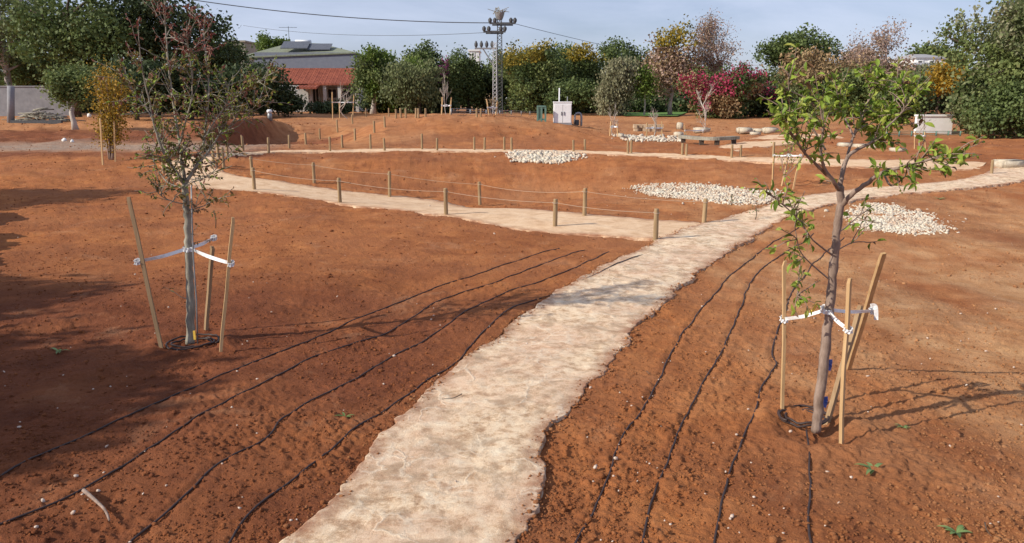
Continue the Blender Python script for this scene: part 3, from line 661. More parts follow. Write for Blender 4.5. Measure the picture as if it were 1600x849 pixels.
Tl = [post(u, b, t, ['short thin post at the left bend of the loop, farthest left of three', 'wooden post at the left bend of the loop, just behind the nearest', 'nearest wooden post at the left bend of the loop', 'low post left of the loop bend, beside the reddish sapling', 'lone post left of the sapling crown by the path end', 'post behind the loop bend, before the dark shade', 'post on the near kerb of the back path, left end'][i], 'posts at the loop bend') for i, (u, b, t) in enumerate(left)]
back = [(452,232,211),(478,226,208),(516,237,214),(535,232,211),(579,233,210),(601,236,216),(659.5,234,209),(683,236,216),(741,235,214),(757,235,215),(788,235,214),(799.5,236,215),(896,237,219),(914,236,219),(981,241,219),(986,240,219),(1066,243,228),(1072,244,230),(1143,247,226),(1157,246,229),(1208,247,222),(1505,250,230),(1549,273,250)]
Tb = [post(u, b, t, f'slim post lining the far curve of the path, number {i+1} from the left', 'posts lining the far curve', .038) for i, (u, b, t) in enumerate(back)]
climb = [(500,219,201),(527.5,206,187),(551,194,179),(555,221,201),(572,183,169),(585,208,189),(601.5,200,182),(607.5,183,169),(619,184,171),(626.5,183,169),(634,183,170),(650,183,169),(654,183,170),(665,183,170),(745,183,172),(751,183,172)]
for i, (u, b, t) in enumerate(climb):
    post(u, b, t, f'small far post on the mound slope, number {i+1} counted from the left', 'posts climbing the mound', .045)
def rope(Ts, label, drop=.07, frac=.12):
    P = []
    for i in range(len(Ts)-1):
        a = Ts[i]-np.array([0, .0, drop]); b = Ts[i+1]-np.array([0, 0, drop]); L = np.linalg.norm(b-a)
        for k in range(12):
            t = k/12; p = a*(1-t)+b*t; p[2] -= 4*t*(1-t)*.035*L*.5; P.append(p)
    P.append(Ts[-1]-np.array([0, 0, drop]))
    mb = MB(); mb.tube(np.array(P), .0045, 6)
    for T in Ts:   # loop round each post
        a = np.linspace(0, 2*math.pi, 14); mb.tube(np.stack([T[0]+.046*np.cos(a), T[1]+.046*np.sin(a), np.full(14, T[2]-drop)+.008*np.sin(a)], 1), .008, 6)
    o = mb.obj('rope', ROPE, None, True, loc=Ts[0]); tag(o, label, 'rope')
rope(To, 'thin slack rope strung between the near row of path posts')
rope(Ti, 'thin slack rope strung between the far row of path posts')
# ------------------------------------------------------------------ hoses
lab = {'L1': 'drip hose farthest left, crossing behind the reddish sapling shade', 'L2': 'second drip hose from the left in the left bed', 'L3': 'third drip hose from the left in the left bed', 'L4': 'drip hose of the left bed lying next to the paved path',
       'R1': 'drip hose of the right bed lying nearest the paved path', 'R2': 'middle drip hose of the right bed', 'R3': 'kinked drip hose passing left of the green sapling stakes', 'R4': 'short drip hose running from the green sapling foot to the foreground'}
for k, P in HW.items():
    z = H(P[:, 0], P[:, 1])+detail(P[:, 0], P[:, 1])+.004
    s = np.arange(len(z)); z = np.convolve(np.pad(z, 3, mode='edge'), np.ones(7)/7, 'valid')+.004*vn(s/6., s*0., 4)
    mb = MB(); mb.tube(np.c_[P, z], .007, 7); o = mb.obj('drip_hose', HOSEM, None, True, loc=(*P[0], z[0]))
    tag(o, 'dark brown '+lab[k], 'drip hose', 'drip hoses laid on the soil')
def coil(u, v, label, rad, turns, seed):
    g = np.random.default_rng(seed); B = hit(u, v); a = np.linspace(0, 2*math.pi*turns, int(turns*30))
    r = rad*(1+.15*np.sin(a*.37+1)+.12*np.sin(a*.83)); x = B[0]+r*np.cos(a)+.03*np.sin(a*.2); y = B[1]+r*.9*np.sin(a)
    z = H(x, y)+detail(x, y)+.02+.012*np.sin(a*1.3)
    mb = MB(); mb.tube(np.c_[x, y, z], .009, 7); tag(mb.obj('coiled_hose', HOSEM, None, True, loc=B), label, 'drip hose', 'drip hoses laid on the soil')
coil(1256, 655, 'loose coil of brown hose around the foot of the green sapling', .17, 2.6, 1)
coil(299, 537, 'ring of brown hose around the foot of the reddish sapling', .22, 2.2, 2)
# ------------------------------------------------------------------ stakes and ties
def stake(b, t, label, mat, w=.03, y2=None, th=None, group='stakes around the saplings', sink=.1):
    B = hit(*b); T = pt(t[0], t[1], y2 if y2 else B[1]); th = th or w*.8
    d = T-B; L = np.linalg.norm(d); d /= L; a = np.cross(d, [0, 1, 0]); a /= np.linalg.norm(a); c = np.cross(d, a)
    g = np.random.default_rng(int(b[0])); ph = g.uniform(0, 3); V = []
    for q in (-sink/L, .15, .45, .75, .97, 1.):
        p = B+d*L*q+a*.004*g.normal()
        s = 1.-(.15 if q == 1. else 0); ca, sa = math.cos(ph), math.sin(ph)
        for (i, j) in ((-1, -1), (1, -1), (1, 1), (-1, 1)):
            i2, j2 = i*ca-j*sa, i*sa+j*ca
            V.append(p+a*w/2*s*i2+c*th/2*s*j2)
    Fc = [(i*4+k, i*4+(k+1) % 4, (i+1)*4+(k+1) % 4, (i+1)*4+k) for i in range(5) for k in range(4)]+[(3, 2, 1, 0), (20, 21, 22, 23)]
    o = mk('stake', V, Fc, mat, None, False, loc=B); tag(o, label, 'stake', group); return B, T
stake((1222,645),(1226,408), 'straight thin wooden stake left of the green sapling trunk', LATH, .023)
stake((1315,690),(1328,435), 'wooden stake nearest the camera, right of the green sapling trunk', LATH, .025)
stake((1326,578),(1380,396), 'pale split wooden stake leaning right behind the green sapling', LATH, .04, 5.75, .02)
stake((1292,658),(1345,478), 'darker leaning stake close behind the green sapling trunk', LATHD, .035, 5.7)
stake((252,543),(201,308), 'weathered stake leaning left of the reddish sapling', LATHD, .034)
stake((345,550),(364,340), 'pale stake right of the reddish sapling', LATH, .029)
stake((323,518),(332,385), 'stake standing behind the reddish sapling trunk', LATHD, .034)
def band(name, pts, w, mat, parent=None, twist=0.):
    """flat ribbon along pts, w wide (vertical), 2.5 mm thick"""
    P = smooth(np.array(pts, float), 6); T = np.gradient(P, axis=0); T /= np.linalg.norm(T, axis=1)[:, None]
    V = []; n = len(P)
    for i in range(n):
        a = math.sin(i*.5+twist)*.5; up = np.array([0, 0, 1.]); s = np.cross(T[i], up); s /= np.linalg.norm(s)+1e-9; up = np.cross(s, T[i])
        u_ = up*math.cos(a)+s*math.sin(a); s_ = np.cross(T[i], u_)
        for (i1, j1) in ((-1, -1), (1, -1), (1, 1), (-1, 1)): V.append(P[i]+u_*w/2*i1+s_*.0015*j1)
    Fc = [(i*4+k, i*4+(k+1) % 4, (i+1)*4+(k+1) % 4, (i+1)*4+k) for i in range(n-1) for k in range(4)]+[(3, 2, 1, 0), tuple(4*(n-1)+k for k in range(4))]
    V = np.array(V)
    if parent is not None: V = V-np.array(parent.location)
    return mk(name, V, Fc, mat, parent, False)
def ring(name, c, r, w, mat, parent):
    a = np.linspace(0, 2*math.pi, 17); P = np.stack([c[0]+r*np.cos(a), c[1]+r*np.sin(a), c[2]+.012*np.sin(a)], 1)
    return band(name, P, w, mat, parent)
def tie(center, ends, label, r=.05, w=.03):
    t = thing('tree_tie', label, 'tree tie', center)
    ring('collar', np.array(center), r, w*1.3, TAPE, t)
    for i, e in enumerate(ends):
        c = np.array(center); e = np.array(e); m = (c+e)/2-np.array([0, 0, .012])
        band('strap', [c+(e-c)*.04, m, e], w, TAPE, t, i*1.3)
        ring('knot', e, .026, w*1.1, TAPE, t)
Br = hit(1275, 672); Bl = hit(297, 535)
tie(pt(1292, 484, Br[1]+.0), [pt(1225, 499, hit(1222, 645)[1]), pt(1325, 515, hit(1315, 690)[1]), pt(1364, 486, 5.75)], 'white webbing tie holding the green sapling to its stakes', .038, .026)
band_end = thing('label_tag', 'white plastic tag hanging from the leaning stake of the green sapling', 'tag', pt(1369, 478, 5.74))
band('tag_strip', [pt(1360, 478, 5.72), pt(1368, 479, 5.70), pt(1369, 500, 5.69)], .03, TAPE, band_end)
tie(pt(295, 388, Bl[1]), [pt(215, 409, hit(252, 543)[1]), pt(361, 412, hit(345, 550)[1]), pt(334, 372, hit(323, 518)[1])], 'white webbing tie holding the reddish sapling to its stakes', .045, .034)
# ------------------------------------------------------------------ the two near saplings
def chain(px, y0, dy=0.):
    n = len(px); return np.array([pt(u, v, y0+(dy[i] if hasattr(dy, '__len__') else dy*i/(n-1))) for i, (u, v) in enumerate(px)])
def sapling(label, B, limbs, bark, tw_n, tw_len, leafsets, seed, group, cane=None, tw_up=.5, skip=.0, lm=1.):
    g = np.random.default_rng(seed); t = thing('sapling', label, 'young tree', B, group)
    mb = MB(); tw = []
    for (P, r0, r1, nt, dens) in limbs:
        Q = smooth(P, 6); Q[1:-1] += g.normal(size=(len(Q)-2, 3))*r0*.10
        mb.tube(Q, np.linspace(r0, r1, len(Q))*(1+.06*g.normal(size=len(Q))), 10)
        T = np.gradient(Q, axis=0)
        for _ in range(int(nt*tw_n)):
            q = g.uniform(skip, 1)**.8; i = int(q*(len(Q)-1)); d = T[i]/np.linalg.norm(T[i])
            nd = d*.6+g.normal(size=3)*.75; nd[2] += tw_up; nd /= np.linalg.norm(nd)
            tw.append((Q[i], nd, dens, q))
        tw.append((Q[-1], T[-1]/np.linalg.norm(T[-1]), dens, 1.))
    mb.obj('trunk', bark, t, True)
    tb = MB(); LP = []; LD = []; LZ = []
    for (s, d, dens, q) in tw:
        L = tw_len*g.uniform(.45, 1.25); P = [s]; dd = d.copy()
        for k in range(5):
            dd = dd+g.normal(size=3)*.16; dd /= np.linalg.norm(dd); P.append(P[-1]+dd*L/5)
        P = np.array(P); tb.tube(P, np.linspace(.0045, .0018, 6), 5)
        n = max(1, int(dens*g.uniform(.6, 1.4)*lm))
        for k in range(n):
            w = g.uniform(.15, 1)*4.99; i = int(w); p = P[i]+(P[i+1]-P[i])*(w-i)
            ld = dd*.5+g.normal(size=3)*.7; ld[2] -= .25; LP.append(p); LD.append(ld); LZ.append(s[2])
    tb.obj('twigs', bark, t, True)
    LP = np.array(LP); LD = np.array(LD); rnd = g.uniform(0, 1, len(LP)); used = np.zeros(len(LP), bool)
    for (mn, size, fn, pn) in leafsets:
        m = fn(LP, rnd) & ~used; used |= m
        if m.any(): leaves(pn, LP[m], size*g.uniform(.4, 1.3, m.sum()), MATS[mn], t, rnd[m], .5, 1, LD[m])
    return t
y = Br[1]
c = lambda px, dy=0.: chain(px, y, dy)
limbsR = [
 (c([(1275,674),(1281,620),(1290,545),(1297,480),(1303,410),(1309,355),(1313,318),(1312,292)]), .037, .024, 0, 6),
 (c([(1314,322),(1330,305),(1358,284),(1382,268),(1400,264),(1430,256),(1462,246)], -.35), .019, .007, 13, 9),
 (c([(1312,294),(1318,262),(1330,240),(1362,222),(1385,200),(1396,165),(1402,125)], .3), .016, .005, 24, 10),
 (c([(1311,298),(1303,285),(1288,262),(1282,235),(1286,200),(1280,160)], -.25), .015, .005, 13, 9),
 (c([(1300,280),(1280,262),(1258,240),(1240,215),(1222,180)], -.4), .012, .005, 13, 9),
 (c([(1313,290),(1322,250),(1335,210),(1352,170),(1368,118)], .5), .013, .004, 22, 10),
 (c([(1290,235),(1272,205),(1255,185),(1220,168)], .1), .009, .004, 12, 9),
 (c([(1240,220),(1234,170),(1232,120)], -.1), .006, .003, 7, 7),
 (c([(1335,215),(1318,180),(1308,145)], .2), .008, .003, 12, 9),
 (c([(1385,200),(1410,175),(1425,150)], .2), .007, .003, 12, 9),
 (c([(1380,270),(1392,290),(1412,278),(1418,262)], -.3), .008, .004, 0, 2),
 (c([(1302,400),(1270,375),(1245,340),(1205,305)], -.35), .007, .003, 11, 6),
 (c([(1300,372),(1325,352),(1345,335)], .25), .006, .003, 3, 5),
 (c([(1250,405),(1248,435),(1245,465)], -.15), .005, .003, 5, 7),
 (c([(1300,440),(1270,415),(1250,392),(1243,360)], -.15), .006, .003, 4, 7),
 (c([(1302,395),(1330,380),(1350,378)], .1), .005, .003, 2, 5),
 (c([(1460,247),(1475,240),(1488,248)], -.2), .006, .002, 5, 8),
]
sapling('green-leaved young tree staked beside the paved path, right foreground', Br, limbsR, BARKB, 1.45, .19,
        [('sapo', .055, lambda P, r: (r > .93), 'withered_leaves'), ('sapg', .066, lambda P, r: r > -1, 'leaves')], 5, 'staked saplings', tw_up=.15, lm=1.0, skip=.42)
y = Bl[1]
limbsL = [
 (c([(297,537),(298,480),(296,420),(294,370),(292,330),(289,295),(290,280)]), .042, .026, 3, 5),
 (c([(289,292),(275,268),(262,250),(250,225),(240,190),(232,150),(222,110),(218,70)], -.35), .017, .004, 26, 9),
 (c([(290,285),(285,260),(280,220),(272,170),(265,120),(260,60),(257,14)], .15), .017, .004, 30, 10),
 (c([(292,282),(306,262),(316,235),(322,190),(326,140),(322,90),(318,42)], .35), .017, .004, 30, 10),
 (c([(300,268),(325,238),(345,205),(352,170),(358,130)], .2), .012, .004, 24, 9),
 (c([(320,215),(350,170),(385,140),(420,118)], -.1), .008, .003, 20, 9),
 (c([(278,240),(290,190),(300,150),(298,100),(292,60)], -.2), .010, .003, 22, 9),
 (c([(265,250),(250,215),(232,175),(205,140),(195,115)], .3), .009, .003, 20, 9),
 (c([(345,210),(370,190),(395,170),(405,155)], .3), .007, .003, 14, 8),
 (c([(293,320),(270,315),(250,305),(240,290)], -.2), .006, .003, 8, 6),
 (c([(292,330),(318,322),(338,312)], -.1), .006, .003, 7, 6),
 (c([(290,296),(262,285),(245,262),(236,240)], .3), .008, .003, 14, 7),
 (c([(300,285),(325,275),(352,250)], -.3), .007, .003, 9, 6),
]
zt = pt(290, 150, y)[2]; zr = pt(290, 82, y)[2]
sapling('reddish-brown thin-leaved young tree staked in the left bed', Bl, limbsL, BARKG, 1.7, .27,
        [('sapr', .046, lambda P, r: (P[:, 2] > zr) | ((P[:, 2] > zt-.5) & (r > .82)) | (r > .95), 'red_leaves'), ('sapg', .044, lambda P, r: (P[:, 2] > zt-.9) & (r > .35) & (r < .62), 'green_leaves'), ('sapo', .048, lambda P, r: r > -1, 'leaves')], 9, 'staked saplings', tw_up=.3, lm=1.25)
mb = MB(); mb.tube(chain([(309,537),(307,470),(302,400),(300,340),(299,290)], y-.06), .007, 7); tag(mb.obj('cane', METG, None, True, loc=pt(309,537,y-.06)), 'thin grey cane tied along the reddish sapling trunk', 'cane')
mb = MB(); mb.box(pt(304, 524, y-.07), (.022, .012, .09)); tag(mb.obj('plant_tag', YEL, None, loc=pt(304, 524, y-.07)), 'small yellow tag at the foot of the reddish sapling', 'tag')
mb = MB(); mb.tube(chain([(1269,487),(1277,474)], Br[1]-.05), .010, 8); tag(mb.obj('plant_tag', YEL, None, loc=pt(1269,487,Br[1]-.05)), 'yellow plastic tag beside the green sapling tie', 'tag')
for (u, v, l) in ((1290, 620, 'lower blue plastic strip on the green sapling trunk'), (1297, 562, 'upper blue plastic strip on the green sapling trunk')):
    q = pt(u, v, Br[1]+.03); w = band('plastic_strip', [q, q+np.array([.004, 0, -.04]), q+np.array([-.003, .004, -.085])], .03, BLUEP); tag(w, l, 'plastic strip')
# ------------------------------------------------------------------ rubble beds, clods and pebbles
def ico(sub=1):
    import bmesh
    bm = bmesh.new(); bmesh.ops.create_icosphere(bm, subdivisions=sub, radius=1.); V = np.array([v.co[:] for v in bm.verts]); Fc = np.array([[v.index for v in f.verts] for f in bm.faces]); bm.free(); return V, Fc
IV, IF = ico(2); IV1, IF1 = ico(1)
def lumps(name, P, size, mat, label, flat=.65, sub=1, seed=1, kindstuff=True, attr=None):
    V0, F0 = (IV1, IF1) if sub == 1 else (IV, IF); g = np.random.default_rng(seed); n = len(P)
    M = rotmats(n, 0, g); sc = g.uniform(.6, 1.25, (n, 3)); sc[:, 2] *= flat
    jit = 1+g.normal(size=(n, len(V0)))*(.13 if 'rubble' not in name else .22)
    V = V0[None]*jit[..., None]*sc[:, None, :]*np.asarray(size)[:, None, None]
    # random spin round z plus a little tumble
    a = g.uniform(0, 6.28, n); ca, sa = np.cos(a), np.sin(a)
    V = np.stack([V[..., 0]*ca[:, None]-V[..., 1]*sa[:, None], V[..., 0]*sa[:, None]+V[..., 1]*ca[:, None], V[..., 2]+V[..., 0]*g.normal(size=n)[:, None]*.25], -1)
    V = V+P[:, None, :]; Fc = (F0[None]+(np.arange(n)*len(V0))[:, None, None]).reshape(-1, 3)
    at_ = {k: np.repeat(v, len(V0)) for k, v in (attr or {}).items()}
    o = mk(name, V.reshape(-1, 3), Fc, mat, None, False, at_)
    tag(o, label, None, None, 'stuff'); return o
def bed(px, n, size, label, seed, layers=1):
    g = np.random.default_rng(seed); W = wpoly(px); lo, hi = W.min(0), W.max(0); c = W.mean(0)
    x = g.uniform(lo[0], hi[0], n*4); y_ = g.uniform(lo[1], hi[1], n*4); x2 = x+.12*g.normal(size=len(x)); 
    k = inpoly(x, y_, W); x2 += np.where(g.random(len(x)) < .08, .28*g.normal(size=len(x)), 0); x = x2[k][:n]; y_ = y_[k][:n]+.05*g.normal(size=len(x))
    s = size*g.uniform(.35, 1.0, len(x))*(1+.5*(g.random(len(x)) < .12)); inn = inpoly(x, y_, c+(W-c)*.88); z = H(x, y_)+s*.3+np.where(inn, g.uniform(0, size*.6, len(x)), .008)
    lumps('white_rubble_bed', np.stack([x, y_, z], 1), s, WSTONE, label, .75, 1, seed)
bed([(795,243),(815,238),(850,238),(885,239),(900,243),(893,252),(870,257),(840,254),(810,254)], 1900, .062, 'white rubble stones in a patch on the far path edge', 1)
bed([(985,292),(1015,288),(1060,288),(1110,290),(1160,297),(1205,300),(1212,312),(1190,322),(1150,322),(1100,316),(1050,309),(1005,301)], 4000, .036, 'white rubble stones lining the drain left of the paved path', 2)
bed([(1345,324),(1362,318),(1390,322),(1440,335),(1478,348),(1474,362),(1440,369),(1400,364),(1360,361),(1332,352),(1326,336)], 4200, .029, 'white rubble stones lining the drain right of the paved path', 3)
bed([(966,212),(990,214),(1040,214),(1062,215),(1060,222),(1010,223),(970,220)], 420, .085, 'white rubble ring at the far planting circle', 4)
def scatter():
    g = np.random.default_rng(5); n = 70000
    v = g.uniform(0, 1, n)**.9*620+235; u = g.uniform(-150, 1750, n)
    D_ = np.stack([u-CX, F*CT+(CY-v)*ST, -F*ST+(CY-v)*CT], 1); tt = CAMH/-D_[:, 2]; x = D_[:, 0]*tt; y_ = D_[:, 1]*tt
    keep = (y_ < 26) & (y_ > 2.2)
    for E in (PE, SE): keep &= ~inpoly(x, y_, np.concatenate([E[0][::6], E[1][::-6]]))
    m = fbm(x, y_, 1.1, 3, 77) > g.uniform(-1.0, 1.6, n); keep &= m
    x, y_ = x[keep], y_[keep]; d = np.hypot(x, y_)
    s = .0045*(1+g.exponential(.6, len(x)))*(1+d*.05)*.9; s = np.minimum(s, .035)
    z = H(x, y_)+detail(x, y_)+s*.2
    att = {'dry': np.clip(ss(.5, 4, x)*.5, 0, 1), 'damp_shade': np.clip(ss(1, -2.5, x)*.5+g.uniform(0, .3, len(x)), 0, 1), 'road': np.zeros(len(x))}
    lumps('soil_clods', np.stack([x, y_, z], 1), s, SOIL, 'loose red soil clods scattered over the beds', .7, 1, 8, attr=att)
    g = np.random.default_rng(15); n = 240
    v = g.uniform(0, 1, n)*560+290; u = g.uniform(-60, 1660, n)
    D_ = np.stack([u-CX, F*CT+(CY-v)*ST, -F*ST+(CY-v)*CT], 1); tt = CAMH/-D_[:, 2]; x = D_[:, 0]*tt; y_ = D_[:, 1]*tt
    s = .006*(1+g.exponential(.6, n)); s = np.minimum(s, .03); z = H(x, y_)+detail(x, y_)*.6+.01+s*.3
    lumps('pale_pebbles', np.stack([x, y_, z], 1), s, PEB, 'tiny pale pebbles strewn over soil and path', .7, 1, 9)
    g = np.random.default_rng(35); n = 16000
    y_ = g.uniform(13, 46, n); x = g.uniform(-1, 1, n)*y_*.8; keep = fbm(x, y_, 2.2, 3, 91) > g.uniform(-.6, 1.7, n)
    for E in (PE, SE, BE): keep &= ~inpoly(x, y_, np.concatenate([E[0][::6], E[1][::-6]]))
    x, y_ = x[keep], y_[keep]; s = np.minimum(.010*(1+g.exponential(.6, len(x)))*(y_/22), .07); z = H(x, y_)+detail(x, y_)+s*.15
    att = {'dry': np.full(len(x), .3), 'damp_shade': g.uniform(0, .8, len(x)), 'road': np.zeros(len(x))}
    lumps('soil_clods', np.stack([x, y_, z], 1), s, SOIL, 'coarser soil clods over the hollow and the mound', .7, 1, 38, attr=att)
    # crumbs where soil meets the paving
    g = np.random.default_rng(25); P = []
    for E in PE:
        i = g.integers(0, len(E), 2600); q = E[i]+g.normal(size=(2600, 2))*.05; P.append(q)
    P = np.concatenate(P); P = P[P[:, 1] < 16]; s = .004*(1+g.exponential(.8, len(P))); s = np.minimum(s, .022)
    z = H(P[:, 0], P[:, 1])+.026+s*.2
    att = {'dry': np.full(len(P), .3), 'damp_shade': g.uniform(0, .5, len(P)), 'road': np.zeros(len(P))}
    lumps('path_edge_crumbs', np.c_[P, z], s, SOIL, 'soil crumbs along both edges of the paved path', .7, 1, 18, attr=att)
scatter()
# ------------------------------------------------------------------ weeds and litter
def weed(u, v, label, n, L, seed):
    g = np.random.default_rng(seed); B = hit(u, v); B[2] += float(detail(B[0], B[1])); t = thing('weed', label, 'weed', B, 'weeds on the bare soil')
    for k in range(n):
        a = g.uniform(0, 6.28); l = L*g.uniform(.5, 1.1); d = np.array([math.cos(a), math.sin(a)])
        T = np.linspace(0, 1, 7); P = np.stack([B[0]+d[0]*l*T, B[1]+d[1]*l*T, B[2]+l*(.75*T-.6*T*T)], 1); w = .011*np.sin(np.pi*np.clip(T*.9+.08, 0, 1))*L/.1
        s = np.array([-d[1], d[0], 0]); V = np.concatenate([P+s*w[:, None], P-np.array([0, 0, .003]), P-s*w[:, None]])-B
        Fc = np.array([[i, i+1, i+8, i+7] for i in range(6)]+[[i+7, i+8, i+15, i+14] for i in range(6)])
        mk('leaf', V, Fc, MATS['weed'], t, True, {'rnd': np.full(len(V), g.uniform(0, 1))})
weed(539, 652, 'small green weed in the left bed beside the lowest hose', 6, .08, 1)
weed(1364, 735, 'upright green weed right of the green sapling foot', 7, .13, 2)
weed(1495, 832, 'green weed lying flat at the lower right corner', 7, .12, 3)
weed(1411, 672, 'pale small weed above the two green weeds on the right', 6, .06, 4)
weed(92, 548, 'weed tuft in the deep shade on the left', 6, .12, 5)
weed(1468, 312, 'little weed on the slope below the right bend of the path', 7, .16, 6)
def twig(pts, r, label, mat=BARKD):
    P = np.array([hit(u, v) for u, v in pts]); P[:, 2] += r+.02+detail(P[:, 0], P[:, 1])*.5; P = smooth(P, 4); mb = MB(); mb.tube(P, np.linspace(r, r*.4, len(P)), 6)
    tag(mb.obj('fallen_twig', mat, None, True, loc=P[0]), label, 'twig', 'fallen twigs')
twig([(722,622),(710,627),(698,628),(690,629)], .004, 'dark thin twig lying across the paved path')
twig([(132,776),(150,790),(165,805),(172,822)], .014, 'curved bark piece in the lower left corner', BARKB)
twig([(1538,822),(1541,835),(1548,846)], .004, 'tiny curved twig at the bottom right')
twig([(700,640),(1010,585),(1015,590)][1:], .004, 'short twig by the right edge of the paved path')
# small stump stakes/plants along the path junction
for (u, v, vt, l) in ((1180,345,322,'small dark seedling at the path junction, middle one'), (1142,322,307,'small dark seedling on the edge of the white rubble'), (337,357,330,'short withered stub behind the reddish sapling')):
    B = hit(u, v); h = pt(u, vt, B[1])[2]-B[2]; t = thing('seedling', l, 'seedling', B, 'small seedlings'); g = np.random.default_rng(u)
    mb = MB(); mb.tube([B, B+np.array([.02, 0, h*.5]), B+np.array([-.01, 0, h])], .008, 6); mb.obj('stem', BARKD, t, True)
    P = B+np.array([0, 0, h*.75])+g.normal(size=(16, 3))*np.array([.05, .05, h*.2]); leaves('leaves', P, .05, MATS['dark'], t, g.uniform(0, 1, 16), .5, 1, g.normal(size=(16, 3)))
# ------------------------------------------------------------------ far staked saplings
def far_sapling(u, vb, vt, label, stakes, vtie, w=40, leaf=None, wash=False, nl=30, ls=.06, seed=3):
    t = baretree(label, u, 0, vt, w, BARKP if not leaf or wash else BARKB, leaf or 'brown', nl if leaf else 0, ls, seed, 'sapling', vbase=vb, depth=4, group='staked saplings', part='leaves', cr=.12, spread=.4)
    t['category'] = 'young tree'
    ends = []; B = hit(u, vb)
    for i, (b, tp) in enumerate(stakes):
        side = 'left' if b[0] < u-2 else 'right' if b[0] > u+2 else 'middle'
        stake(b, tp, f'{side} stake ({ORD[i]}) of the '+label.split(' with ')[0], LATH, .05 if B[1] > 30 else .035); q = (b[1]-vtie)/(b[1]-tp[1]); uu = b[0]+(tp[0]-b[0])*q; ends.append(pt(uu, vtie, hit(*b)[1]))
    if ends: tie(pt(u, vtie, B[1]), ends, 'white tie band around the '+label.split(' with ')[0], .05, .06 if B[1] > 30 else .035)
far_sapling(543, 186, 128, 'far leafless sapling in front of the house', [((520,186),(519,144)),((531,185),(530,160)),((551,186),(553,148))], 160, 26, seed=3)
far_sapling(697, 180, 110, 'far leafless sapling before the purple bougainvillea', [((690,180),(691,152)),((703,180),(705,152))], 165, 20, seed=4)
far_sapling(770, 180, 150, 'far low sapling left of the pylon feet', [((764,180),(760,155)),((775,180),(777,158))], 168, 14, 'brown', nl=10, seed=5)
far_sapling(1233, 296, 215, 'half-hidden sapling between the paved and far paths', [((1207,291),(1209,243)),((1221,292),(1232,241)),((1239,297),(1251,243))], 243, 26, 'sapg', nl=10, seed=6)
far_sapling(1098, 208, 150, 'far thin sapling by the stone bench', [((1072,214),(1069,196))], 204, 24, seed=7)
far_sapling(1437, 232, 180, 'far sapling behind the right branch of the green sapling', [((1429,232),(1430,206)),((1446,232),(1445,206))], 212, 24, seed=8)
far_sapling(958, 214, 160, 'far sapling left of the rubble ring', [((953,214),(955,190)),((966,216),(964,194))], 198, 18, seed=9)
far_sapling(1020, 216, 165, 'far sapling inside the rubble ring', [((1010,216),(1011,192)),((1034,216),(1034,190))], 200, 18, seed=10)
# yellow shrub tree on stakes (left)
def yellow_shrub():
    B = hit(172, 250); g = np.random.default_rng(4); t = thing('sapling', 'upright golden-yellow young tree between stakes on the left', 'young tree', B, 'staked saplings')
    mb = MB(); C = []
    for k in range(9):
        u0 = 172+g.uniform(-8, 8); u1 = 164+g.uniform(-30, 30); v1 = 112+abs(u1-164)*.7+g.uniform(0, 10)
        P = smooth(np.array([B+np.array([(u0-172)*.01, 0, 0]), pt(u0+(u1-u0)*.3, 200, B[1]), pt(u1, v1, B[1]+g.uniform(-.5, .5))]), 5)
        mb.tube(P, np.linspace(.028, .006, len(P)), 6); C += [P[-1-j] for j in range(7)]
    mb.obj('trunk', BARKB, t, True); C = np.array(C)
    P = np.repeat(C, 62, 0)+g.normal(size=(len(C)*62, 3))*np.array([.16, .16, .2]); leaves('crown', P, .075*g.uniform(.6, 1.2, len(P)), MATS['gold'], t, np.clip(g.uniform(0, 1, len(P)), 0, 1), .4)
yellow_shrub()
stake((161,258),(156,185), 'left stake beside the golden-yellow young tree', LATH, .04)
stake((180,252),(178,190), 'right stake beside the golden-yellow young tree', LATH, .04)
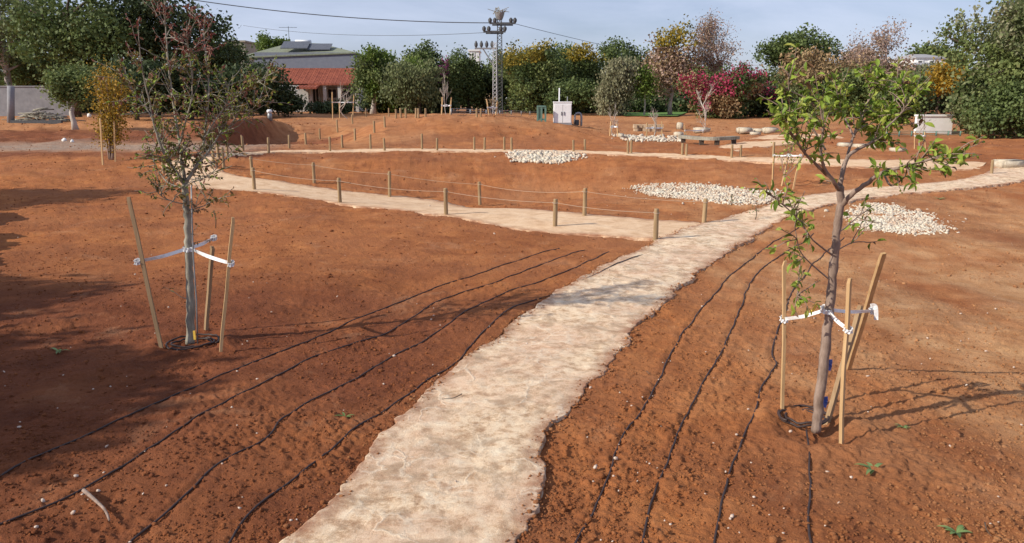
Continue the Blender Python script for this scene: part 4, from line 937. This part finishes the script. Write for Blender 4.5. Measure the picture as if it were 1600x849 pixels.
# ------------------------------------------------------------------ house
def house():
    d = 76.; B = at(480, d); t = thing('house', 'single-storey house with grey upper wall, green-grey roof and red tiled veranda', 'house', B)
    p = lambda u, v, dd=d: pt(u, v, dd)
    x0, x1 = p(398, 100)[0], p(555, 100)[0]; zt = p(480, 82)[2]; zm = p(480, 108)[2]; zb = B[2]-.3
    mb = MB(); mb.box(((x0+x1)/2, d+4, (zt+zm)/2), (x1-x0, 8, zt-zm)); mb.obj('upper_wall', GREYW, t)
    mb = MB(); mb.box(((x0+x1)/2+.0, d+4, (zm+zb)/2), (x1-x0-.1, 7.9, zm-zb-.01)); mb.obj('wall', LIMEW, t)
    # hipped roof: long slope seen above the grey wall, eave running out to the left
    za = p(460, 66.5, d+4)[2]; e = .12; r = .12
    V = [(x0-1.6, d-e, zt-.45), (x1+e, d-e, zt), (x1+e, d+8+e, zt), (x0-1.6, d+8+e, zt-.35), (x0+2.6, d+4, za), (x1-4.2, d+4, za-.1)]
    V = np.array(V); V2 = V-np.array([0, 0, r]); Fc = [(0, 1, 5, 4), (1, 2, 5), (2, 3, 4, 5), (3, 0, 4)]
    nb = len(V); Fa = Fc+[tuple(i+nb for i in f[::-1]) for f in Fc]+[(i, i+nb, (i+1) % 4+nb, (i+1) % 4) for i in range(4)]
    roof = mk('roof', np.concatenate([V, V2])-B, Fa, ROOFG, t)
    # solar water heater
    q = p(474, 68, d+2.5); mb = MB(); mb.tube([q+np.array([-.75, 0, .0]), q+np.array([.75, 0, 0])], .33, 14); mb.obj('water_tank', METW, t, True)
    q = p(462, 74, d+1.3); mb = MB(); mb.add(np.array([(-1.3, -.7, -.35), (1.3, -.7, -.35), (1.3, .7, .35), (-1.3, .7, .35), (-1.3, -.7, -.43), (1.3, -.7, -.43), (1.3, .7, .27), (-1.3, .7, .27)])+q+np.array([0, 0, .25]), [(0, 1, 2, 3), (7, 6, 5, 4), (0, 4, 5, 1), (1, 5, 6, 2), (2, 6, 7, 3), (3, 7, 4, 0)]); mb.obj('solar_panel', PANELM, t)
    q = p(500, 76, d+1.3); mb = MB(); mb.add(np.array([(-1.1, -.6, -.3), (1.1, -.6, -.3), (1.1, .6, .3), (-1.1, .6, .3), (-1.1, -.6, -.38), (1.1, -.6, -.38), (1.1, .6, .22), (-1.1, .6, .22)])+q+np.array([0, 0, .2]), [(0, 1, 2, 3), (7, 6, 5, 4), (0, 4, 5, 1), (1, 5, 6, 2), (2, 6, 7, 3), (3, 7, 4, 0)]); mb.obj('solar_panel', PANELM, t)
    # antenna
    q = p(452, 66, d+4); mb = MB(); mb.tube([q, q+np.array([0, 0, 1.5])], .025, 6)
    for k in range(5): mb.tube([q+np.array([-.9+.42*k, -.2, 1.4]), q+np.array([-.9+.42*k, .2, 1.4])], .015, 5)
    mb.tube([q+np.array([-.9, 0, 1.4]), q+np.array([.85, 0, 1.4])], .018, 5); mb.obj('antenna', METD, t)
    # veranda roof
    def lean(u0, u1, vt0, vb0, depth, name='veranda_roof'):
        a0, a1 = p(u0, vt0, d-.02)[0], p(u1, vt0, d-.02)[0]; z1 = p(u0, vt0, d)[2]; z0 = p(u0, vb0, d-depth)[2]
        n = int((a1-a0)/.2); xs = np.linspace(a0, a1, n*4+1); zz = .025*np.abs(np.sin(np.arange(n*4+1)*math.pi/4))
        V = np.concatenate([np.stack([xs, np.full_like(xs, d-.02), z1+zz], 1), np.stack([xs, np.full_like(xs, d-depth), z0+zz], 1), np.stack([xs, np.full_like(xs, d-depth), z0-.14+zz*0], 1), np.stack([xs, np.full_like(xs, d-.02), z1-.14+zz*0], 1)])
        m = len(xs); Fc = [(i, i+m, i+1+m, i+1) for i in range(m-1)]+[(i+m, i+2*m, i+1+2*m, i+1+m) for i in range(m-1)]+[(i+2*m, i+3*m, i+1+3*m, i+1+2*m) for i in range(m-1)]+[(0, 3*m, 2*m, m), (m-1, 2*m-1, 3*m-1, 4*m-1)]
        mk(name, V-B, Fc, TILES, t)
    lean(424, 562, 107, 131, 3.4); lean(482, 512, 124, 137, 4.6, 'porch_roof')
    # columns, door, windows
    for u in (484, 507, 530, 557):
        a = p(u, 131, d-3.1); mb = MB(); mb.box((a[0], a[1], (a[2]+zb)/2-.05), (.28, .28, a[2]-zb-.1)); mb.obj('column', LIMEW, t)
    a0 = p(440, 135, d)[0]; 
    def opening(name, u0, u1, v0, v1, dy=-.05):
        a, b = p(u0, v0), p(u1, v1); f = MB(); w = b[0]-a[0]; h = a[2]-b[2]; cx, cz = (a[0]+b[0])/2, (a[2]+b[2])/2
        for (ox, oz, sx, sz) in ((-w/2, 0, .1, h+.1), (w/2, 0, .1, h+.1), (0, h/2, w-.1, .1), (0, -h/2, w-.1, .1), (0, 0, .06, h-.1)): f.box((cx+ox, d+dy-.03, cz+oz), (sx, .1, sz))
        fo = f.obj(name, LIMEW, t); g_ = MB(); g_.box((cx, d+dy+.015, cz), (w-.1, .03, h-.1)); g_.obj('pane', DARKM, fo, base=B)
    opening('window', 448, 466, 138, 155); opening('door', 488, 500, 136, 168); opening('window', 512, 527, 139, 154); opening('window', 536, 552, 139, 154)
    mb = MB(); a = p(430, 150, d-3.3); b = p(482, 150, d-3.3); mb.box(((a[0]+b[0])/2, d-3.3, B[2]+1.2), (b[0]-a[0], .2, 2.6)); mb.obj('side_wall', LIMEW, t)
house()
def box_house(label, u0, u1, vt, vb, d, wall, roofm=None, vridge=None, wins=(), name='building', cat='building', flat=True, depth=6):
    a, b = pt(u0, vt, d), pt(u1, vt, d); zb = pt(u0, vb, d)[2]; B = np.array([(a[0]+b[0])/2, d, zb]); t = thing(name, label, cat, B)
    mb = MB(); mb.box((B[0], d+depth/2, (a[2]+zb)/2), (b[0]-a[0], depth, a[2]-zb)); mb.obj('wall', wall, t)
    if vridge is not None:
        zr = pt(u0, vridge, d+depth/2)[2]; e = .12; x0, x1 = a[0]-e, b[0]+e; z = a[2]
        V = np.array([(x0, d-e, z), (x1, d-e, z), (x1, d+depth+e, z), (x0, d+depth+e, z), (x0+(x1-x0)*.28, d+depth/2, zr), (x1-(x1-x0)*.28, d+depth/2, zr)]); V2 = V-np.array([0, 0, .14])
        Fc = [(0, 1, 5, 4), (1, 2, 5), (2, 3, 4, 5), (3, 0, 4)]
        mk('roof', np.concatenate([V, V2])-B, Fc+[tuple(i+6 for i in f[::-1]) for f in Fc]+[(i, i+6, (i+1) % 4+6, (i+1) % 4) for i in range(4)], roofm, t)
    else:
        mb = MB(); mb.box((B[0], d+depth/2, a[2]+.1), (b[0]-a[0]+.3, depth+.3, .2)); mb.obj('parapet', wall, t)
    for (w0, w1, v0, v1) in wins:
        p, q = pt(w0, v0, d), pt(w1, v1, d); f = MB(); w = q[0]-p[0]; h = p[2]-q[2]; cx, cz = (p[0]+q[0])/2, (p[2]+q[2])/2
        for (ox, oz, sx, sz) in ((-w/2, 0, .1, h+.1), (w/2, 0, .1, h+.1), (0, h/2, w-.1, .1), (0, -h/2, w-.1, .1)): f.box((cx+ox, d-.02, cz+oz), (sx, .1, sz))
        fo = f.obj('window', wall, t); g_ = MB(); g_.box((cx, d-.01, cz), (w-.1, .03, h-.1)); g_.obj('pane', DARKM, fo, base=B)
    return t
GREYR = simple('grey_roof_sheets', (.26, .25, .26), (.38, .37, .38), 4, .85, .2)
box_house('flat-roofed beige building peeping out left of the grey house', 356, 382, 66, 170, 100, simple('beige_render', (.30, .26, .20), (.38, .33, .26), 3, .9, .1), wins=((362, 368, 70, 76), (372, 378, 70, 76)))
box_house('white house with a hipped roof showing above the trees at right', 1432, 1480, 90, 150, 84, WHITEW, GREYR, 85, ((1434, 1441, 95, 101), (1452, 1459, 95, 101)), 'house', 'house')
box_house('low building with grey sloping roof in front of the white house', 1436, 1496, 108, 150, 80, simple('grey_gable', (.24, .24, .25), (.32, .32, .33), 3, .9, .1), GREYR, 98, (), 'house', 'house')
box_house('small white distant building between the middle clump and pylons', 733, 748, 80, 150, 110, WHITEW, wins=((737, 741, 83, 88),))
# left grey wall and gate pillar
def wall_run(label, u0, u1, vt, d, mat, th=.2, name='garden_wall', cat='wall', zb=None):
    a, b = pt(u0, vt, d), pt(u1, vt, d); z0 = float(H(a[0], d))-.2 if zb is None else zb; c_ = np.array([(a[0]+b[0])/2, d, z0]); t = thing(name, label, cat, c_)
    mb = MB(); mb.box((c_[0], d, (a[2]+z0)/2), (b[0]-a[0], th, a[2]-z0)); mb.obj('wall_panel', mat, t)
    mb = MB(); mb.box((c_[0], d, a[2]+.04), (b[0]-a[0]+.05, th+.1, .08)); mb.obj('coping', mat, t)
wall_run('long grey concrete garden wall at the far left', -80, 118, 136, 58, BLOCKW)
wall_run('white garden wall behind the right-hand trees', 1432, 1488, 182, 36.5, WHITEW)
mb = MB(); B = hit(17, 192); T_ = pt(17, 135, B[1]); mb.tube([B, (B+T_)/2, T_], [.2, .19, .19], 12); tag(mb.obj('gate_pillar', BLOCKW, None, True, loc=B), 'round grey concrete pillar standing before the grey wall', 'pillar')
# dead-wood pile
def pile():
    B = hit(62, 190); g = np.random.default_rng(2)
    t = thing('branch_pile', 'heap of cut grey branches in front of the grey wall', 'branch pile', B); mb = MB()
    for k in range(70):
        x = g.normal()*.75; h = max(0, .75-abs(x)*.5)*g.uniform(0, 1); a = g.uniform(-.5, .5); L = g.uniform(.5, 1.3)
        c_ = B+np.array([x, g.normal()*.35, .05+h]); dv = np.array([math.cos(a)*L/2, g.normal()*.25, math.sin(a)*L/2*.5]); p = c_-dv; q = c_+dv
        p[2] = max(p[2], B[2]+.02); q[2] = max(q[2], B[2]+.02); mb.tube([p, c_+np.array([0, 0, .04]), q], g.uniform(.02, .05), 6)
    mb.obj('branches', BARKG, t, True)
pile()
mb = MB(); a, b = hit(10, 193), hit(104, 192); mb.box((a+b)/2+np.array([0, 0, .06]), (b[0]-a[0], .2, .2)); tag(mb.obj('timber_beam', METD, None, loc=(a+b)/2), 'long dark timber beam lying below the branch heap', 'beam')
def sack(u, v, w, label, seed, name='sack', cat='sack'):
    B = hit(u, v); s = w*B[1]/F/2*.75; g = np.random.default_rng(seed)
    V = IV*(1+.14*g.normal(size=len(IV)))[:, None]*np.array([s, s*.7, s*.85]); V[:, 2] += s*.7; V[:, 2] = np.maximum(V[:, 2], 0)
    V[:, :2] *= (1-.35*np.clip(V[:, 2:]/(s*1.6), 0, 1)); o = mk(name, V, IF, BAGM, None, True); o.location = tuple(B); tag(o, label, cat, 'white sacks and litter by the far road')
for i, (u, v, w, l) in enumerate(((140, 184, 11, 'white sack standing behind the golden-yellow young tree'), (206, 178, 9, 'left one of two white sacks behind the reddish sapling'), (219, 177, 10, 'right one of two white sacks behind the reddish sapling'), (101, 222, 11, 'larger white plastic litter on the dirt road'), (113, 223, 8, 'smaller white plastic litter beside the larger piece on the road'))): sack(u, v, w, l, i)
# white flower cluster next to the small round tree
q = pt(110, 178, hit(118, 203)[1]-.6)
# ------------------------------------------------------------------ cabinet and site equipment
def cabinet():
    B = hit(879, 195); s = B[1]/F; w = 27*s; h = 32*s; t = thing('utility_cabinet', 'white double-door utility cabinet at the edge of the soil', 'cabinet', B)
    dp = .6; mb = MB(); mb.box(B+np.array([0, dp/2, h/2+.02]), (w, dp, h)); mb.obj('body', METW, t)
    mb = MB(); mb.box(B+np.array([0, dp/2, h+.05]), (w+.03, dp+.04, .05)); mb.obj('top', METW, t)
    mb = MB(); mb.box(B+np.array([0, dp/2, .02]), (w+.04, dp+.04, .14)); mb.obj('plinth', BLOCKW, t)
    for sx in (-1, 1):
        mb = MB(); mb.box(B+np.array([sx*w*.235, -.012, h*.52]), (w*.45, .02, h*.86)); dr = mb.obj('door', METW, t)
        mb = MB(); mb.box(B+np.array([sx*.06, -.035, h*.52]), (.025, .03, .16)); mb.obj('handle', METD, dr, base=B)
    mb = MB(); mb.box(B+np.array([0, -.006, h*.5]), (.02, .012, h*.8)); mb.obj('door_gap', METD, t)
    m = MB(); P = B+np.array([-4*s, dp+.2, 0]); m.tube([P, P+np.array([0, 0, 55*s])], .028, 8); tag(m.obj('pipe_pole', METW, None, True, loc=P), 'thin white pole rising behind the white cabinet', 'pole')
    P = B+np.array([9*s, dp+.3, 0]); m = MB(); m.tube([P, P+np.array([0, 0, 42*s])], .02, 8); tag(m.obj('pipe_pole', METG, None, True, loc=P), 'shorter grey pole behind the right side of the white cabinet', 'pole')
cabinet()
def green_box():
    B = hit(846, 191); s = B[1]/F; t = thing('mesh_gate', 'small green metal enclosure left of the white cabinet', 'enclosure', B)
    for x in (-6, 0, 6):
        mb = MB(); mb.box(B+np.array([x*s, 0, 12*s]), (.08, .08, 24*s)); mb.obj('post', GREENM, t)
    mb = MB(); mb.box(B+np.array([0, 0, 22*s]), (12*s, .05, .1)); mb.box(B+np.array([0, 0, 4*s]), (12*s, .05, .08)); mb.obj('rail', GREENM, t)
    mb = MB(); mb.box(B+np.array([-3*s, .02, 12*s]), (5.6*s, .03, 17*s)); mb.obj('panel', GREENM, t)
    mb = MB(); mb.box(B+np.array([0, .25, 23.5*s]), (13*s, .6, .06)); mb.obj('lid', GREENM, t)
green_box()
def frame():
    B = hit(905, 197); s = B[1]/F; t = thing('pipe_stand', 'bent grey pipe frame right of the white cabinet', 'pipe frame', B); mb = MB()
    mb.tube(smooth(np.array([B+np.array([3*s, 0, 0]), B+np.array([3*s, 0, 14*s]), B+np.array([0, 0, 19*s]), B+np.array([-6*s, 0, 18*s])]), 5), .05, 8); mb.obj('frame_tube', METG, t, True)
    mb = MB(); mb.tube([B+np.array([-7*s, .2, 0]), B+np.array([-6*s, .2, 17*s])], .04, 8); mb.obj('leg', METG, t, True)
    mb = MB(); mb.box(B+np.array([-3*s, .1, 5*s]), (5*s, .3, 8*s)); mb.obj('valve_box', METD, t)
frame()
# low mesh fence line behind
def wire_fence(label, u0, u1, v, hpx, n, mat=METG):
    a, b = hit(u0, v), hit(u1, v); t = thing('wire_fence', label, 'fence', a); h = hpx*a[1]/F
    for i in range(n):
        q = a*(1-i/(n-1))+b*i/(n-1); mb = MB(); mb.tube([q, q+np.array([0, 0, h])], .035, 6); mb.obj('post', mat, t, True)
    mb = MB()
    for k in (.35, .65, .95): mb.tube([a+np.array([0, 0, h*k]), b+np.array([0, 0, h*k])], .012, 5)
    mb.obj('wires', mat, t)
wire_fence('low wire fence along the foot of the middle trees', 705, 840, 181, 11, 8)
wire_fence('low dark green fence below the white garden wall', 1385, 1500, 214, 9, 7, GREENM)
# parked car far away
def car():
    B = at(792, 77); B = B.copy(); t = thing('parked_car', 'white parked car partly hidden at the foot of the trees', 'car', B)
    prof = [(-2.1, .35), (-2.1, .75), (-1.9, .95), (-1.2, 1.0), (-.6, 1.42), (.7, 1.45), (1.35, 1.02), (2.0, .88), (2.15, .6), (2.1, .35)]
    n = len(prof); V = [(x, -.8, z) for x, z in prof]+[(x, .8, z) for x, z in prof]
    Fc = [tuple(range(n-1, -1, -1)), tuple(range(n, 2*n))]+[(i, (i+1) % n, (i+1) % n+n, i+n) for i in range(n)]
    mk('body', np.array(V), Fc, METW, t)
    for sx in (-1.3, 1.3):
        for sy in (-.78, .78):
            mb = MB(); mb.tube([B+np.array([sx, sy-.09, .32]), B+np.array([sx, sy+.09, .32])], .32, 16); w = mb.obj('wheel', RUBBER, t, True)
    for sy in (-.805, .805):
        V = np.array([(-1.05, sy, 1.02), (-.55, sy, 1.36), (.62, sy, 1.38), (1.15, sy, 1.03)]); V = np.concatenate([V, V+np.array([0, .02 if sy > 0 else -.02, 0])]); mk('side_window', V, [(0, 1, 2, 3), (7, 6, 5, 4), (0, 4, 5, 1), (1, 5, 6, 2), (2, 6, 7, 3), (3, 7, 4, 0)], GLASS, t)
car(); bpy.data.objects['parked_car'].rotation_euler[2] = R(72)
# grey stand pipe on the left mound
B = hit(422, 189); s = B[1]/F; t = thing('water_riser', 'pale grey irrigation riser wrapped in plastic on the left bank', 'riser', B)
mb = MB(); mb.tube([B, B+np.array([0, 0, 14*s])], [.13, .09], 10); mb.obj('pipe', METG, t, True)
mb = MB(); mb.tube([B+np.array([0, 0, 12*s]), B+np.array([0, 0, 15*s]), B+np.array([0, 0, 17*s])], [.12, .14, .08], 10); mb.obj('cap', METW, t, True)
# ------------------------------------------------------------------ pylons and wires
def lattice(mb, P, w0, w1, h, n, r):
    for (i, j) in ((-1, -1), (1, -1), (1, 1), (-1, 1)): mb.tube([P+np.array([i*w0/2, j*w0/2, 0]), P+np.array([i*w1/2, j*w1/2, h])], r, 5)
    cs = [(-1, -1), (1, -1), (1, 1), (-1, 1)]
    for k in range(n):
        a, b = k/n, (k+1)/n; wa = w0+(w1-w0)*a; wb = w0+(w1-w0)*b
        for q in range(4):
            c0, c1 = cs[q], cs[(q+1) % 4]
            if k % 2: c0, c1 = c1, c0
            mb.tube([P+np.array([c0[0]*wa/2, c0[1]*wa/2, h*a]), P+np.array([c1[0]*wb/2, c1[1]*wb/2, h*b])], r*.6, 4)
def pylon_dark():
    d = 63; P = at(781, d); h = pt(781, 30, d)[2]-P[2]; s = d/F; t = thing('power_pylon', 'tall dark lattice power pole with a nest-like basket on top', 'power pylon', P)
    mb = MB(); lattice(mb, P, .44, .32, h, 26, .034); mb.obj('mast', METD, t)
    for (v, a, b) in ((37, -15, 24), (50, -24, 9)):
        z = pt(781, v, d)[2]; arm = MB(); arm.box((P[0]+(a+b)/2*s, d-.2, z), ((b-a)*s, .12, .14)); arm.box((P[0]+(a+b)/2*s, d+.2, z-.1), ((b-a)*s*.8, .1, .1)); ao = arm.obj('crossarm', METD, t)
        for x in (a+1, a+8, b-7, b-1):
            i_ = MB(); q = np.array([P[0]+x*s, d-.2, z]); i_.tube([q, q+np.array([0, 0, .15]), q+np.array([0, 0, .3]), q+np.array([0, 0, .42])], [.06, .15, .15, .05], 8); i_.obj('insulator', METD, ao, base=P)
    mb = MB(); z = pt(781, 26, d)[2]; mb.tube([np.array([P[0], d, z-.25]), np.array([P[0], d, z+.05]), np.array([P[0], d, z+.3])], [.22, .34, .40], 12); mb.obj('basket', METG, t)
    g = np.random.default_rng(1); mb = MB()
    for k in range(26):
        a = g.uniform(0, 6.28); c_ = np.array([P[0]+.4*math.cos(a), d+.4*math.sin(a), z+.28]); e = g.normal(size=3)*np.array([.32, .32, .2]); mb.tube([c_-e*.6, c_+e+np.array([0, 0, .25])], .02, 4)
    mb.obj('nest', BARKG, t)
    return P, h, d, s
PP, PH, PD, PS = pylon_dark()
def pylon_white():
    d = 61; P = at(773.5, d); h = pt(774, 66, d)[2]-P[2]; s = d/F; t = thing('power_pylon', 'shorter white lattice power pole left of the dark one', 'power pylon', P)
    mb = MB(); lattice(mb, P, .34, .22, h, 18, .024); mb.obj('mast', METL, t)
    z = pt(774, 76, d)[2]; arm = MB(); arm.box((P[0]-14*s, d, z), (32*s, .12, .12)); arm.tube([np.array([P[0]-18*s, d, z]), np.array([P[0], d, z-1.4])], .05, 5); ao = arm.obj('crossarm', METG, t)
    for x in (-28, -20, -12, -4):
        i_ = MB(); q = np.array([P[0]+x*s, d, z+.06]); i_.tube([q, q+np.array([0, 0, .15]), q+np.array([0, 0, .3]), q+np.array([0, 0, .5])], [.05, .13, .13, .04], 8); i_.obj('insulator', METD, ao, base=P)
pylon_white()
def wire(a, b, sag, label, r=.022):
    T = np.linspace(0, 1, 40)[:, None]; P = a*(1-T)+b*T; P[:, 2] -= 4*sag*(T*(1-T))[:, 0]; mb = MB(); mb.tube(P, r, 5); tag(mb.obj('power_line', METD, None, True, loc=a), label, 'power line', 'power lines')
wire(pt(768, 36, PD), pt(250, -8, 62), .5, 'thick power line from the dark pole to the upper left', .034)
wire(pt(760, 51, PD), pt(380, 40, 95), .6, 'faint thin power line sagging over the house roof', .018)
wire(pt(803, 37, PD), pt(1240, 95, 190), 2.0, 'faint thin power line running right behind the trees', .02)
# ------------------------------------------------------------------ stones, bench and lawn at right back
def block(u, v, w, h, label, seed, dp=.5):
    B = hit(u, v); s = B[1]/F; g = np.random.default_rng(seed); import bmesh
    bm = bmesh.new(); bmesh.ops.create_cube(bm, size=1.); bmesh.ops.bevel(bm, geom=bm.edges[:], offset=.1, segments=2, affect='EDGES'); bmesh.ops.subdivide_edges(bm, edges=bm.edges[:], cuts=1)
    V = np.array([q.co[:] for q in bm.verts]); Fc = [tuple(x.index for x in f.verts) for f in bm.faces]; bm.free()
    V = V*(1+.05*g.normal(size=(len(V), 1)))*np.array([w*s, dp, h*s]); V[:, 2] += h*s*.42
    o = mk('stone_block', V, Fc, STONE, None, True); o.location = tuple(B); o.rotation_euler[2] = g.uniform(-.15, .15); tag(o, label, 'stone block', 'limestone blocks')
BL = [(1577,262,46,13,'largest pale limestone block at the right edge beside the path bend'),(1096,207,24,8,'limestone block right behind the stone bench'),(1163,208,22,9,'left limestone block of the pair before the dark thicket'),(1185,207,16,6,'small limestone block between two bigger ones'),(1203,208,22,9,'right limestone block of the pair before the dark thicket'),
      (969,216,9,8,'upright block at the left end of the rubble ring'),(1060,214,14,8,'block at the right end of the rubble ring'),(1062,203,8,12,'tall narrow pale stone by the pale trunk'),(1345,231,20,6,'flat stone behind the trunk of the green sapling'),(1365,232,24,7,'flat stone seen between the green sapling branches'),(1402,237,20,6,'long low stone right of the green sapling fork'),(1180,211,14,5,'low stone at the foot of the pair of blocks'),(1320,229,18,6,'flat stone left of the green sapling crown gap')]
for i, (u, v, w, h, l) in enumerate(BL): block(u, v, w, h, l, i)
def lowwall():
    a, b = hit(988, 206), hit(1034, 206); t = thing('stone_wall', 'low dry-stone wall of tan blocks in front of the lawn', 'wall', a); s = a[1]/F; g = np.random.default_rng(3); mb = MB()
    n = 9
    for r in range(2):
        for i in range(n):
            q = a*(1-(i+.5)/n)+b*(i+.5)/n; mb.box(q+np.array([g.normal()*.03, g.normal()*.04, (r+.5)*5.5*s]), ((b[0]-a[0])/n*.97, .4, 5.4*s*g.uniform(.9, 1.0)), g.normal()*.05)
    mb.obj('blocks', simple('tan_stone', (.42, .30, .18), (.62, .48, .33), 6, .9, .5), t)
lowwall()
def bench():
    P = np.array([hit(u, v) for u, v in ((1064, 223), (1090, 226), (1120, 227), (1150, 225))]); P = smooth(P, 5); t = thing('timber_bench', 'low weathered timber beam bench with dark shade below, left of the branch path', 'bench', P[0]); z = .30
    T = np.gradient(P, axis=0); T /= np.linalg.norm(T, axis=1)[:, None]; Nn = np.stack([-T[:, 1], T[:, 0], T[:, 0]*0], 1); V = []
    for i in range(len(P)):
        for (a, b) in ((-.14, z-.12), (.14, z-.12), (.14, z), (-.14, z)): q = P[i]+Nn[i]*a; V.append((q[0], q[1], P[i][2]+b))
    n = len(P); Fc = [(i*4+k, i*4+(k+1) % 4, (i+1)*4+(k+1) % 4, (i+1)*4+k) for i in range(n-1) for k in range(4)]+[(3, 2, 1, 0), tuple(4*(n-1)+k for k in range(4))]
    mk('seat', np.array(V)-P[0], Fc, BARKG, t, False)
    for i in (1, 6, 10, 14):
        mb = MB(); mb.box(P[i]+np.array([0, 0, .05]), (.16, .16, .25)); mb.obj('leg', BARKD, t)
bench()
# lawn strip
a = [at(975, 56), at(1058, 56), at(1075, 68), at(960, 68)]
lx = np.linspace(0, 1, 30); ly = np.linspace(0, 1, 12); V = []
for j in ly:
    for i in lx:
        q = (a[0]*(1-i)+a[1]*i)*(1-j)+(a[3]*(1-i)+a[2]*i)*j; V.append((q[0], q[1], float(H(q[0], q[1]))+.08))
Fc = [(j*30+i, j*30+i+1, (j+1)*30+i+1, (j+1)*30+i) for j in range(11) for i in range(29)]
tag(mk('lawn', V, Fc, LAWN, None, True), 'strip of green lawn beyond the low stone wall', None, None, 'structure')
# ------------------------------------------------------------------ light, sky
AZ = R(22); EL = R(31)
sd = Vector((-math.cos(AZ)*math.cos(EL), -math.sin(AZ)*math.cos(EL), math.sin(EL)))
sl = bpy.data.lights.new('sun', 'SUN'); sl.energy = 5.0; sl.angle = R(.55); sl.color = (1., .92, .78)
so = bpy.data.objects.new('sun', sl); COL.objects.link(so); so.rotation_euler = sd.to_track_quat('Z', 'Y').to_euler(); so.location = (-20, -8, 30)
W = bpy.data.worlds.new('World'); SC.world = W; W.use_nodes = True; nt = W.node_tree; nt.nodes.clear()
out = N(nt, 'ShaderNodeOutputWorld'); bg = N(nt, 'ShaderNodeBackground'); sky = N(nt, 'ShaderNodeTexSky', sky_type='NISHITA')
sky.sun_disc = False; sky.sun_elevation = EL; sky.sun_rotation = math.atan2(sd.x, sd.y) % (2*math.pi); sky.air_density = 1.0; sky.dust_density = .6; sky.ozone_density = 3.5
tc = N(nt, 'ShaderNodeTexCoord'); mp = N(nt, 'ShaderNodeMapping'); mp.inputs['Scale'].default_value = (1.1, 1.1, 4.); mp.inputs['Rotation'].default_value = (0, R(-4), 0)
nt.links.new(tc.outputs['Generated'], mp.inputs[0]); cn = noise(nt, 2.2, 7, .6, .4, mp.outputs[0])
cf = ramp(nt, [(.30, (.22,)*3), (.80, (.85,)*3)], cn)
c0 = mixc(nt, 1., sky.outputs[0], (1.02, .97, 1.12), 'MULTIPLY'); c = mixc(nt, cf, c0, (8.8, 9.6, 12.0)); nt.links.new(c, bg.inputs[0]); bg.inputs[1].default_value = .085
nt.links.new(bg.outputs[0], out.inputs[0])
vs = SC.view_settings; SC.display_settings.display_device = 'sRGB'; vs.view_transform = 'Standard'; vs.look = 'None'; vs.exposure = .06; vs.gamma = 1; vs.use_curve_mapping = False
SC.render.engine = 'CYCLES'; SC.cycles.max_bounces = 5; SC.cycles.diffuse_bounces = 3; SC.cycles.transmission_bounces = 3; SC.cycles.use_denoising = True
